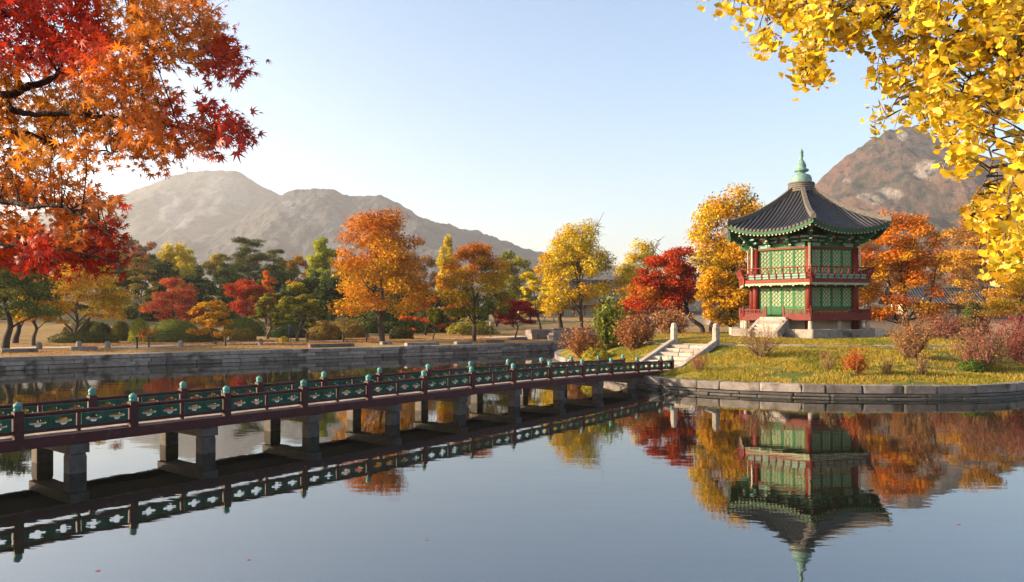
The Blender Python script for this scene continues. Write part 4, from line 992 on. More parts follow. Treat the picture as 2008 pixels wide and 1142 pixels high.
# the wood behind: individual trees, copies of four kinds
proto = [T_('evergreen_tree', 'dark evergreen tree in the wood behind the far lawn', 200, 120, (150, 480, 250, 640), 'round', p_dk, 6500, .36, .26, npads=34, group='dark evergreens of the far wood', seed=60, bark='bark_dark'),
         T_('olive_tree', 'olive green tree in the wood behind the far lawn', 690, 150, (640, 500, 740, 640), 'round', [(OL, 3), (GR, 4), (DG, 3)], 5600, .36, .24, npads=32, group='olive trees of the far wood', seed=61, bark='bark_dark'),
         T_('autumn_tree', 'rusty autumn tree in the wood at the foot of the mountain', 1960, 165, (1910, 470, 2010, 620), 'round', p_br, 5600, .36, .24, npads=32, group='rusty trees of the far wood', seed=62, bark='bark_dark')]
rg = random.Random(12)
spots = [(0, x, d, s_) for x, d, s_ in ((20, 118, .95), (95, 110, .9), (160, 128, 1.0), (245, 112, .85), (310, 126, .9), (395, 112, .8), (455, 120, .95), (520, 114, .85), (600, 118, .95), (655, 110, .95), (720, 118, .9), (790, 112, .85), (850, 120, .8), (-60, 100, 1.0), (-150, 92, 1.1), (560, 106, .75), (215, 100, .5), (300, 104, .55), (370, 100, .45), (440, 103, .55), (640, 104, .6), (700, 100, .5), (750, 106, .55), (810, 104, .5), (890, 112, .55), (940, 116, .5), (1600, 112, .8), (1960, 118, .9))]
spots += [(1, x, d, s_) for x, d, s_ in ((60, 140, 1), (270, 145, 1.05), (360, 150, .95), (560, 140, .95), (780, 142, .95), (920, 140, .85), (975, 124, .75), (1040, 150, .75), (1850, 150, .9), (30, 96, .7))]
spots += [(2, x, d, s_) for x, d, s_ in ((1560, 150, .9), (1620, 170, 1.0), (1700, 150, .8), (1760, 165, .95), (1830, 160, 1.0), (1900, 150, 1.0), (2060, 150, 1.1), (225, 150, .9), (120, 152, .9), (820, 150, .8), (1330, 150, .6))]
marks = [(10, 'dark leaning trunks'), (150, 'forked golden tree'), (272, 'thin sparse brown tree'), (345, 'dusky red maple'), (423, 'lone golden brown tree'), (480, 'bright red maple'), (525, 'pale trunked yellow green tree'), (583, 'layered green tree'), (640, 'russet sprawling bush'), (748, 'tall orange zelkova'),
         (835, 'dark red maple'), (930, 'orange and green tree'), (1010, 'crimson maple'), (1140, 'bare topped yellow tree'), (1340, 'red maple by the stairs'), (1600, 'pavilion'), (1787, 'orange red maple beside the pavilion'), (1935, 'tiled palace hall')]
kinds = ['dark evergreen tree', 'olive green tree', 'rusty autumn tree']
def wood_label(kd, x): return kinds[kd]+' of the far wood behind the '+min(marks, key=lambda m_: abs(m_[0]-x))[1]
for kd, x in ((0, 200), (1, 690), (2, 1960)): proto[kd]['label'] = wood_label(kd, x)
for kd, x, d, s_ in spots:
    X = pX(x, d); copy_tree(proto[kd], X, d, fz(X, d), s_, rg.uniform(0, 6.28), wood_label(kd, x), proto[kd]['group'])

# clipped bushes: a solid core with a shell of leaves
def bush(name, label, x0, y0, x1, y1, depth, pal, n=1600, size=.13, isle=False, boxy=False, group=None, lump=.1):
    seed = int(x0*3+y0*5); rng = np.random.default_rng(seed); X = pX((x0+x1)/2, depth); zg = iz(X, depth) if isle else fz(X, depth)
    w = (x1-x0)/1500*depth/2; hh = max(.35, HC-(y0-618)/1500*depth-zg)
    root = empty(name, (X, depth, zg)); tag(root, label, 'bush', group)
    d = unit(rng.normal(size=(n, 3))); d[:, 2] = np.abs(d[:, 2]); p = 3.2 if boxy else 2.2
    k = (np.abs(d)**p).sum(1, keepdims=True)**(-1/p); rad = np.array([w, w*.75 if not boxy else min(w*.5, 1.4), hh])
    lum = 1+lump*(fbm(d[:, 0]*3+seed, d[:, 2]*3+d[:, 1]*2, 3, seed % 97)-.5)[:, None]*2
    pos = d*k*rad*lum*(rng.uniform(.93, 1.03, (n, 1)))
    c = pick(pal, n, rng, d[:, 2])*.74; c = np.clip(c*(1+rng.normal(size=(n, 1))*.22), .004, .9)
    V, F, C = scatter(LEAF_V, LEAF_F, pos, frames(unit(d/rad+rng.normal(size=(n, 3))*.55/w), rng.normal(size=(n, 3))), size*rng.uniform(.7, 1.4, n), c)
    link('foliage', np_mesh('foliage', V, F, C), M['leaf'], root)
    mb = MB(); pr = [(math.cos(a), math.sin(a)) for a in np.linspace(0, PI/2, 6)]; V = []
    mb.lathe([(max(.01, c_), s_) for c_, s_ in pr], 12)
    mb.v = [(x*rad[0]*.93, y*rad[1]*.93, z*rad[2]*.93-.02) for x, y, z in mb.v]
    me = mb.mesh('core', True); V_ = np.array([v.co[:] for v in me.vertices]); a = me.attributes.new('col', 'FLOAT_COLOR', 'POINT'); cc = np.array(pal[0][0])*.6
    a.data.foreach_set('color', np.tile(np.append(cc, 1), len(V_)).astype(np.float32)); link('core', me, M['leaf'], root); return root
hg = [((.085, .10, .03), 4), ((.13, .13, .035), 3), ((.05, .06, .02), 3)]; hy = [((.40, .38, .04), 4), (LIME, 3), ((.25, .28, .04), 3)]; hb = [((.30, .20, .05), 4), ((.42, .28, .05), 3, .4, 2), ((.22, .15, .04), 3)]
for a in [('clipped_bush', 'largest dome shaped dark clipped bush beside the forked golden tree', 134, 627, 202, 650, 76, hg), ('clipped_bush', 'dark rounded clipped bush in front of the largest dome', 174, 633, 222, 652, 74, hg),
          ('clipped_bush', 'olive green rounded bush next to the bright yellow green one', 217, 630, 258, 658, 74, [((.16, .16, .04), 4), ((.22, .2, .04), 3)]), ('clipped_bush', 'bright yellow green bush in the hedge row', 254, 626, 294, 660, 71, hy),
          ('clipped_bush', 'tiny yellowish bush left of the forked trunk', 121, 640, 142, 652, 74, hb), ('clipped_bush', 'long low dark clipped hedge below the dome bushes', 102, 652, 226, 668, 68, hg, 2600, .12, False, True),
          ('clipped_bush', 'long low dark hedge below the dusky red maple', 285, 650, 412, 664, 70, hg, 2600, .12, False, True), ('clipped_bush', 'dark oblong hedge left of the bright red maple trunk', 352, 645, 440, 662, 73, hg, 2200, .12, False, True),
          ('clipped_bush', 'brownish oblong hedge below the bright red maple', 452, 645, 502, 662, 73, hb, 1800, .12, False, True), ('clipped_bush', 'light green hedge behind the dusky red maple trunk', 300, 626, 388, 650, 84, [((.17, .20, .04), 4), ((.24, .25, .04), 3), (GR, 2)], 3200),
          ('clipped_bush', 'wide green hedge behind the bright red maple', 438, 622, 522, 650, 88, [((.18, .2, .04), 4), (GR, 3), (OL, 2)], 3200), ('clipped_bush', 'flat topped very dark hedge behind the walking person', 528, 638, 610, 652, 82, [(DG, 5), ((.03, .045, .02), 4)], 2200, .13, False, True),
          ('clipped_bush', 'russet sprawling bush right of the walking person', 604, 634, 672, 660, 76, hb, 2600, .15, False, False, None, .3), ('clipped_bush', 'yellow brown sprawling bush behind the russet one', 638, 629, 722, 652, 84, hb, 2600, .15, False, False, None, .3),
          ('clipped_bush', 'small dark boxy bush right of the stout orange trunk', 764, 641, 810, 656, 80, hg, 1500, .12, False, True), ('clipped_bush', 'yellow olive shrubs behind the small young green tree', 880, 628, 972, 650, 96, [((.34, .30, .05), 4), (OL, 4), (YE, 1)], 2600, .2, False, False, None, .35),
          ('clipped_bush', 'small round yellow bush beside the walking person', 547, 660, 566, 672, 70, [(YE, 3), ((.4, .3, .05), 3)], 700, .1), ('clipped_bush', 'yellow flowering shrub before the dark wood', 212, 600, 275, 626, 104, [(GO, 4), (OL, 4)], 2200, .2, False, False, None, .3),
          ('clipped_bush', 'dark evergreen thicket behind the forked golden tree', 92, 596, 172, 628, 104, [(DG, 4), (GR, 3), (OL, 1)], 3200, .24, False, False, None, .45), ('clipped_bush', 'dark olive thicket behind the thin sparse tree', 250, 598, 345, 632, 100, [(DG, 4), (GR, 3), (OL, 2)], 3400, .24, False, False, None, .45),
          ('clipped_bush', 'dim green thicket behind the lone golden brown tree', 385, 604, 470, 634, 102, [(DG, 4), (GR, 3)], 3200, .24, False, False, None, .45), ('clipped_bush', 'dim green thicket behind the layered green tree', 545, 606, 612, 632, 104, [(DG, 4), (GR, 3), (OL, 1)], 2800, .24, False, False, None, .45),
          ('clipped_bush', 'dark thicket behind the stout orange trunk', 690, 600, 800, 638, 98, [(DG, 4), (GR, 3), (OL, 2)], 3800, .24, False, False, None, .45), ('clipped_bush', 'olive thicket between the dark red maple and the orange and green tree', 800, 606, 900, 640, 100, [(GR, 4), (OL, 3), (DG, 2)], 3400, .24, False, False, None, .45),
          ('clipped_bush', 'yellow olive mound shrub at the left edge of the island', 1140, 684, 1198, 712, 46.5, [((.50, .40, .04), 4), ((.36, .32, .05), 4), (BR, 1)], 2600, .10, True, False, None, .25),
          ('clipped_bush', 'dark green rounded bush before the earthen wall at right', 1872, 598, 1940, 645, 74, [(GR, 3), (DG, 3), (BR, 1)], 2600, .15, True, False, None, .3),
          ('clipped_bush', 'low dark green sprawling juniper below the pink shrubs', 1880, 708, 1935, 728, 36.5, [((.10, .15, .03), 4), (GR, 3)], 1800, .07, True, False, None, .4)]:
    bush(*a)

# loose twiggy shrubs
def shrub(label, x0, y0, x1, yb, depth, pal, n=900, size=.08, nst=34, isle=True, spread=1.0, name='shrub', upright=.5):
    rng = np.random.default_rng(int(x0*11+y0)); xc = (x0+x1)/2; X = pX(xc, depth); zg = iz(X, depth) if isle else fz(X, depth)
    w = (x1-x0)/1500*depth/2; hh = max(.3, (yb-y0)/1500*depth); root = empty(name, (X, depth, zg)); tag(root, label, 'shrub'); mb = MB(); tips = []
    for i in range(nst):
        a = rng.uniform(0, 2*PI); r = rng.random()**.6; e = np.array([w*r*math.cos(a)*.92, w*.8*r*math.sin(a), hh*(1-.45*r**2)*rng.uniform(.6, 1.0)])
        s_ = np.array([.12*w*math.cos(a), .12*w*math.sin(a), -.05]); pth = bezier(s_, e, .05, 5, rng, .08); r0 = .010+.006*hh
        mb.tube(pth, [r0, r0*.85, r0*.7, r0*.55, r0*.4, r0*.22], 4, False); tips += [np.array(p) for p in pth[2:]]
        for q in range(4):
            b = np.array(pth[rng.integers(2, 6)]); f = b+rng.normal(size=3)*np.array([w, w, hh])*.16+np.array([0, 0, hh*.08]); mb.tube([Vector(b), Vector(f)], [r0*.45, r0*.15], 3, False); tips += [f, (b+f)/2]
    mb.build('stems', M['twig'], root)
    tp = np.array(tips); k = rng.integers(0, len(tp), n); pos = tp[k]+rng.normal(size=(n, 3))*np.array([w, w, hh])*.065; pos[:, 2] = np.maximum(pos[:, 2], .03)
    c = pick(pal, n, rng, pos[:, 2]/hh)*.74; c = np.clip(c*(1+rng.normal(size=(n, 1))*.22), .004, .9)
    V, F, C = scatter(LEAF_V, LEAF_F, pos, frames(rng.normal(size=(n, 3))+np.array([0, 0, .5]), rng.normal(size=(n, 3))), size*rng.uniform(.6, 1.4, n), c)
    link('foliage', np_mesh('foliage', V, F, C), M['leaf'], root); return root
s_tan = [((.46, .27, .10), 4), ((.56, .33, .08), 3), (BR, 3)]; s_rust = [((.42, .16, .06), 4), ((.34, .12, .05), 3), ((.50, .24, .07), 3)]; s_pk = [((.36, .12, .085), 4), ((.42, .19, .10), 3), ((.26, .08, .06), 3)]; s_drd = [((.26, .04, .045), 4), ((.34, .07, .06), 3)]
for a in [('loose tan twiggy shrub before the pavilion steps', 1440, 628, 1545, 697, 39.5, s_tan, 900, .07, 40), ('bright orange red low shrub on the island slope', 1650, 694, 1708, 742, 34.6, [((.66, .13, .02), 5), ((.55, .20, .03), 2)], 1600, .075, 34),
          ('small yellow green plant at the foot of the orange red shrub', 1655, 722, 1680, 738, 34.2, hy, 260, .06, 12), ('small brown twiggy shrub left of the orange red one', 1606, 692, 1640, 726, 36, s_tan, 220, .06, 22),
          ('tiny tan twig shrub high on the island slope', 1606, 684, 1628, 703, 38.5, s_tan, 150, .06, 14), ('small tan shrub right of the orange red one', 1722, 704, 1762, 736, 34.8, s_tan, 300, .06, 24), ('upright small tan shrub near the large rusty one', 1788, 694, 1826, 738, 34.8, s_tan, 380, .065, 26),
          ('large loose orange tan shrub on the terrace edge', 1732, 622, 1842, 704, 38.5, [((.52, .24, .07), 4), ((.44, .20, .09), 4), (BR, 2)], 2600, .085, 60), ('large dusty pink shrub at the right of the slope', 1862, 624, 1990, 722, 36.8, s_pk, 3600, .085, 70),
          ('dark red dense shrub at the far right of the island', 1950, 630, 2060, 730, 38.5, s_drd, 3400, .085, 60), ('faint pink shrub on the terrace beside the earthen wall', 1800, 630, 1900, 680, 47, s_pk, 1800, .10, 44), ('small red shrub beside the dark green bush', 1850, 618, 1888, 650, 58, [((.40, .06, .05), 4)], 700, .12, 20),
          ('thin red twig shrub next to the bridge stairs', 1346, 694, 1394, 734, 37.3, [((.42, .10, .05), 4), ((.46, .2, .08), 3)], 420, .06, 30), ('orange brown shrub at the left shore of the island', 1098, 642, 1190, 706, 50, s_rust, 3000, .13, 56),
          ('rusty orange shrub between the green one and the stairs', 1198, 640, 1284, 708, 46.5, s_rust, 3200, .12, 60), ('wide tan mound of twigs behind the stairs', 1268, 618, 1366, 668, 60, [((.48, .24, .09), 4), ((.42, .2, .1), 4), ((.34, .17, .08), 2)], 3400, .15, 60),
          ('dusty brown shrub behind the rusty orange one', 1232, 632, 1294, 690, 50, s_pk, 1500, .13, 34)]:
    shrub(*a)
shrub('upright green leafy shrub among the rusty ones on the island shore', 1158, 608, 1238, 694, 49.5, [((.22, .27, .04), 4), ((.34, .34, .05), 3, .4, 2), ((.12, .16, .03), 3)], 5200, .17, 60, name='green_shrub')
shrub('orange leaved low plant over the bright green bush', 270, 624, 320, 650, 70, [(OR, 4), ((.6, .12, .03), 2)], 1100, .13, 24, False)

# ------------------------------------------------------------------ near trees: a maple on the left, a ginkgo on the right
def fan_leaf(outline, zc=0.0, curl=.0):
    V = [(0, 0, zc)]+[(x, y, curl*(x*x+y*y)) for x, y in outline]; n = len(outline)
    return np.array(V), [(0, i+1, i+2) for i in range(n-1)]+[(0, n, 1)]
def maple_outline(k=1.0):
    out = []; lob = [(-128, .40), (-82, .70), (-40, .93), (0, 1.0), (40, .93), (82, .70), (128, .40)]
    out.append((-.10*k, -.04))
    for i, (a, r) in enumerate(lob):
        a2 = R(a); out.append((r*math.cos(a2), r*math.sin(a2)))
        if i < 6: m_ = R((a+lob[i+1][0])/2); v = .30; out.append((v*math.cos(m_), v*math.sin(m_)))
    out.append((-.10*k, .04)); return out
def maple_tmpl(i):
    rr = random.Random(i); o = [(x*(1+rr.uniform(-.1, .1))*.55, y*(1+rr.uniform(-.12, .12))*.55) for x, y in maple_outline()]
    return fan_leaf(o, .03, -.75*rr.uniform(.1, 1.3))
def ginkgo_tmpl(i):
    rr = random.Random(i+50); o = [(-.42, -.012), (-.02, -.03)]
    for k in range(11):
        a = R(-62+124*k/10); r = .60*(1+.05*math.sin(k*2.3+i))*(.80 if k == 5 else 1)*(.93 if k in (0, 10) else 1); o.append((r*math.cos(a)*.95, r*math.sin(a)*1.02))
    o += [(-.02, .03), (-.42, .012)]
    v, f = fan_leaf(o, 0, .6*rr.uniform(-1, 1)); v[:, 2] += np.abs(v[:, 1])*rr.uniform(-.45, .6); return v, f
def near_tree(name, label, base, trunk_pts, limbs, polys, holes, dfun, sprays, per, leafm, tmpls, colfun, spray_px, ndir, tdir, seed, trunk_r, bark, maxn=300, gap=.3):
    rng = np.random.default_rng(seed); root = empty(name, base); tag(root, label, 'tree'); B = np.array(base)
    mb = MB(); mb.tube([Vector(p)-Vector(base) for p in trunk_pts], [trunk_r*(1-.6*i/(len(trunk_pts)-1)) for i in range(len(trunk_pts))], 12); mb.build('trunk', M[bark], root, smooth_=True)
    lp = []                                    # limb sample points
    for pts, r0, r1 in limbs:
        P = [np.array(p) if len(p) == 3 and hasattr(p, 'x') else np.array(p) for p in pts]
        P = [np.array(q) for q in catmull([tuple(p) for p in P], 6, False)]; m_ = len(P)
        wob = [Vector(p-B)+Vector(rng.normal(size=3)*.008) for p in P]
        mb = MB(); mb.tube(wob, [r0+(r1-r0)*(i/(m_-1)) for i in range(m_)], 7); mb.build('limb', M[bark], root, smooth_=True)
        lp += P
    lp = np.array(lp)
    # spray centres inside the outline seen from the path
    P = polys; xs = [p[0] for q in P for p in q]; ys = [p[1] for q in P for p in q]
    cx = []; 
    while len(cx) < sprays:
        x = rng.uniform(min(xs), max(xs), 400); y = rng.uniform(min(ys), max(ys), 400); ok = np.zeros(400, bool)
        for q in P: ok |= in_poly(x, y, q)
        for q in holes: ok &= ~in_poly(x, y, q)
        ok &= fbm(x/42.+seed, y/30., 2, seed) > gap
        for a, b in zip(x[ok], y[ok]):
            cx.append((a, b))
            if len(cx) >= sprays: break
    tw = MB(); pos = []; tdirs = []; pxs = []
    for (x, y) in cx:
        d = dfun(x, y, rng); c = np.array(pxp(x, y, d)); dist = np.linalg.norm(lp-c, axis=1)+np.maximum(0, (c[2]-lp[:, 2]))*.0; j = int(dist.argmin()); s_ = lp[j]
        out = c-s_; L = np.linalg.norm(out)+1e-6; out = out/L; dirv = unit((out*.6+np.array(tdir)+rng.normal(size=3)*.25)[None])[0]
        half = spray_px/1500*d; a = c-dirv*half*.9; b = c+dirv*half*.9
        if L < .30 or rng.random() < .07: tw.tube(bezier(s_-B, a-B, .05, 4, rng, .06), [.0055, .0045, .0035, .003, .002], 4, False)
        tw.tube([Vector(a-B), Vector((a+b)/2-B+rng.normal(size=3)*.01), Vector(b-B)], [.0026, .002, .001], 4, False)
        m_ = max(4, int(rng.normal(per, per*.25))); t = rng.random((m_, 1)); side = rng.normal(size=(m_, 3))*half*np.array([.42, .55, .34])
        pos.append(a+(b-a)*t+side); tdirs.append(np.repeat(dirv[None], m_, 0)+side/half*1.2); pxs.append(np.repeat([[x, y]], m_, 0))
    tw.build('twigs', M[bark], root, kind='stuff')
    pos = np.concatenate(pos); tdirs = np.concatenate(tdirs); n = len(pos)
    sx = 1004+pos[:, 0]/pos[:, 1]*1500; sy = 618-(pos[:, 2]-HC)/pos[:, 1]*1500
    C = colfun(sx, sy, rng); C = np.clip(C*(1+rng.normal(size=(n, 1))*.18)*(1+rng.normal(size=(n, 3))*.06), .004, .92)
    N_ = unit(np.array(ndir)+rng.normal(size=(n, 3))*.78); Tt = tdirs+np.array(tdir)*.5+rng.normal(size=(n, 3))*.35
    Rm = frames(N_, Tt); size = leafm*np.clip(rng.normal(.95, .26, n), .4, 1.5); ti = rng.integers(0, len(tmpls), n)
    vis = (sx > 0) & (sx < 2008) & (sy > 0) & (sy < 1142); score = np.where(vis, size/pos[:, 1], 0); order = np.argsort(-score-rng.random(n)*.004*0); big = order[:maxn]
    meshes = [np_mesh('leaf', v, [tuple(q) for q in f]) for v, f in tmpls]
    for me in meshes: me.materials.append(M['leaf_obj'])
    for k in big:
        o = bpy.data.objects.new('leaf', meshes[ti[k]]); col.objects.link(o); o.parent = root
        o.matrix_local = Matrix.Translation(Vector(pos[k]-B)) @ Matrix([list(r_) for r_ in Rm[k]]).to_4x4() @ Matrix.Scale(float(size[k]), 4); o.color = (*C[k], 1)
    keep = np.ones(n, bool); keep[big] = False; Vs = []; Fs = []; Cs = []; off = 0
    for q, (tv, tf) in enumerate(tmpls):
        m_ = keep & (ti == q)
        if not m_.any(): continue
        V, F, c = scatter(tv, tf, pos[m_]-B, Rm[m_], size[m_], C[m_]); Vs.append(V); Fs.append(F+off); Cs.append(c); off += len(V)
    link('foliage', np_mesh('foliage', np.concatenate(Vs), np.concatenate(Fs), np.concatenate(Cs)), M['leaf_near'], root, kind='stuff')
    return root
# --- maple
mb_ = (-6.0, 5.2, fz(-6.0, 5.2)); D0 = 5.6
def L_(pts, d0, d1): n = len(pts); return [tuple(pxp(x, y, d0+(d1-d0)*i/(n-1))) for i, (x, y) in enumerate(pts)]
def to_trunk(z, pts): return [(-5.85, 5.25, z)]+pts
m_limbs = [(to_trunk(4.3, L_([(-160, 262), (-60, 212), (6, 190), (60, 170), (110, 150), (165, 122), (215, 95), (250, 82), (330, 60), (400, 52)], 5.3, 5.9)), .040, .006),
           (to_trunk(4.1, L_([(-150, 250), (0, 214), (46, 222), (120, 225), (195, 228), (280, 240), (350, 250), (430, 262)], 5.3, 5.3)), .030, .005),
           (to_trunk(3.9, L_([(-150, 330), (0, 268), (50, 262), (140, 290), (220, 300)], 5.2, 5.6)), .026, .005),
           (to_trunk(3.7, L_([(-150, 380), (0, 396), (60, 405), (130, 408), (175, 432), (240, 470)], 5.2, 5.0)), .026, .004),
           (to_trunk(4.8, L_([(-150, 110), (0, 36), (30, 24), (60, 4), (110, -40)], 5.4, 5.9)), .035, .008),
           (to_trunk(4.5, L_([(-120, 205), (0, 157), (30, 140), (62, 120)], 5.6, 6.0)), .018, .004),
           (L_([(115, 148), (124, 112), (118, 82), (140, 30), (150, -10)], 5.5, 5.9), .012, .004),
           (L_([(232, 98), (295, 100), (340, 112), (395, 132), (450, 130)], 5.7, 5.7), .010, .003),
           (to_trunk(3.5, L_([(-140, 470), (0, 480), (80, 478), (160, 500), (230, 515)], 5.2, 5.0)), .02, .004)]
m_polys = [[(-160, -90), (425, -60), (432, 30), (428, 70), (470, 108), (492, 128), (468, 150), (425, 152), (395, 150), (365, 128), (345, 170), (352, 200), (420, 212), (470, 240), (498, 262), (462, 290), (400, 300), (330, 308), (290, 322), (240, 300), (200, 325), (158, 330), (150, 350), (170, 372), (222, 392), (252, 438), (215, 430), (190, 420), (235, 460), (255, 500), (205, 520), (150, 528), (60, 522), (-160, 500)]]
m_holes = [[(58, 268), (120, 292), (148, 330), (125, 340), (75, 300)], [(160, 345), (210, 330), (260, 335), (250, 380), (200, 372)], [(215, 18), (270, 28), (268, 78), (228, 74)], [(135, 120), (150, 125), (148, 142), (120, 145)], [(95, 372), (150, 385), (140, 396), (100, 392)], [(70, 440), (110, 430), (140, 455), (100, 470)], [(330, 108), (372, 118), (368, 190), (340, 205)]]
zones = [((90, 85), 95, (.40, .024, .005)), ((10, 70), 60, (.40, .024, .005)), ((170, 95), 55, (.44, .04, .008)), ((450, 120), 60, (.40, .04, .008)), ((385, 40), 55, (.52, .16, .02)), ((290, 40), 70, (.58, .19, .012)), ((330, 130), 60, (.56, .17, .012)),
         ((200, 150), 70, (.54, .15, .012)), ((60, 210), 90, (.58, .23, .015)), ((180, 220), 80, (.46, .15, .012)), ((280, 220), 60, (.56, .18, .025)), ((350, 225), 50, (.42, .05, .008)), ((450, 265), 70, (.38, .03, .010)), ((380, 290), 60, (.52, .13, .025)), ((290, 300), 60, (.58, .17, .012)),
         ((60, 300), 80, (.60, .22, .014)), ((130, 330), 70, (.58, .20, .014)), ((190, 390), 50, (.56, .18, .025)), ((245, 435), 45, (.34, .024, .004)), ((80, 390), 70, (.56, .15, .012)), ((30, 440), 60, (.58, .18, .012)), ((50, 480), 70, (.36, .020, .004)), ((140, 470), 40, (.56, .17, .012)), ((200, 480), 60, (.32, .022, .004)), ((120, 515), 70, (.25, .012, .003))]
def m_col(sx, sy, rng):
    W = np.stack([np.exp(-(((sx-c[0])**2+(sy-c[1])**2)/(r*.62)**2)) for c, r, _ in zones], 1)+1e-6
    W = W**1.5*(1+rng.random(W.shape)*.8); W /= W.sum(1, keepdims=True); return W @ np.array([z[2] for z in zones])
near_tree('maple_tree', 'near maple with red and orange star shaped leaves reaching over the pond', mb_, [mb_, (-5.95, 5.2, 3.2), (-5.8, 5.25, 4.6), (-5.6, 5.3, 6.0), (-5.3, 5.4, 7.4)], m_limbs, m_polys, m_holes,
          lambda x, y, r: 5.5+.9*(float(vnoise(np.array(x/90.), np.array(y/60.), 3))-.5)*2+r.normal()*.25, 1300, 11, .088, [maple_tmpl(i) for i in range(6)], m_col, 30, (.15, -.75, .5), (.55, 0, -.55), 5, .16, 'bark_dark')
# --- ginkgo
gb = (4.9, 3.6, fz(4.9, 3.6))
g_limbs = [([(4.85, 3.65, 4.6)]+L_([(2200, 190), (2080, 150), (2008, 122), (1955, 100), (1900, 80), (1850, 55), (1815, 46)], 3.8, 4.0), .038, .016), (L_([(1815, 46), (1770, 40), (1720, 32), (1660, 18), (1610, 8), (1540, -8), (1430, -10)], 4.0, 4.3), .016, .005),
           ([(4.85, 3.65, 5.2)]+L_([(2150, 40), (2040, -10), (1960, -30), (1880, -50), (1780, -60), (1600, -50)], 4.0, 4.6), .03, .006),
           (L_([(1965, 0), (1935, 60), (1905, 130), (1885, 200), (1862, 300)], 3.9, 4.0), .007, .003), (L_([(2008, 130), (1985, 170), (1955, 230), (1940, 330), (1900, 420)], 3.6, 3.7), .008, .003), (L_([(2060, 140), (2010, 260), (1990, 340), (1975, 420), (1960, 540)], 3.4, 3.5), .008, .003),
           (L_([(1815, 46), (1790, 100), (1770, 170), (1740, 230)], 4.2, 4.6), .006, .002), (L_([(1740, 36), (1736, 90), (1738, 150), (1745, 190)], 4.0, 4.1), .006, .002), (L_([(1632, 22), (1605, 80), (1585, 130), (1578, 170)], 4.1, 4.1), .006, .002), (L_([(1540, -8), (1510, 40), (1490, 95)], 4.2, 4.2), .005, .002), (L_([(2120, 160), (2060, 300), (2030, 420), (2010, 520)], 3.4, 3.5), .008, .003)]
g_polys = [[(1330, -60), (1336, 8), (1372, 24), (1402, 10), (1440, 18), (1476, 40), (1476, 85), (1492, 104), (1522, 84), (1520, 52), (1566, 52), (1566, 140), (1582, 170), (1606, 142), (1606, 98), (1640, 84), (1700, 82), (1722, 110), (1712, 140), (1722, 185), (1742, 205), (1700, 236), (1700, 250), (1765, 240), (1800, 225), (1818, 255), (1845, 236), (1856, 270), (1852, 305), (1872, 318), (1890, 325), (1905, 350), (1884, 385), (1902, 415), (1940, 465), (1945, 505), (1968, 538), (2000, 505), (2100, 505), (2100, -60)]]
g_holes = [[(1918, 215), (1962, 196), (1985, 232), (1948, 285), (1925, 265)], [(1752, 90), (1775, 80), (1772, 118), (1755, 122)], [(1820, 70), (1845, 66), (1840, 100), (1822, 96)], [(1880, 20), (1905, 22), (1900, 40), (1882, 38)], [(1765, 150), (1800, 155), (1805, 185), (1775, 195)], [(1860, 215), (1885, 225), (1880, 250), (1862, 246)]]
def g_col(sx, sy, rng):
    n = len(sx); a = np.array([(.64, .40, .012), (.72, .50, .02), (.50, .31, .014), (.56, .43, .04), (.38, .29, .015)]); w = rng.random(n); k = np.select([w < .38, w < .66, w < .84, w < .93], [0, 1, 2, 3], 4); return a[k]
near_tree('ginkgo_tree', 'near ginkgo with hanging sprays of bright yellow fan shaped leaves', gb, [gb, (4.95, 3.6, 3.2), (4.85, 3.65, 4.8), (4.8, 3.7, 6.6)], g_limbs, g_polys, g_holes,
          lambda x, y, r: (4.25-.0010*(x-1500)-.0006*(y-100))+r.normal()*.22+(.9 if (y > 190 and x < 1850 and x > 1660 and y < 262) else 0), 620, 12, .052, [ginkgo_tmpl(i) for i in range(6)], g_col, 26, (-.25, -.75, .35), (-.15, 0, -.85), 9, .2, 'bark', gap=.44)

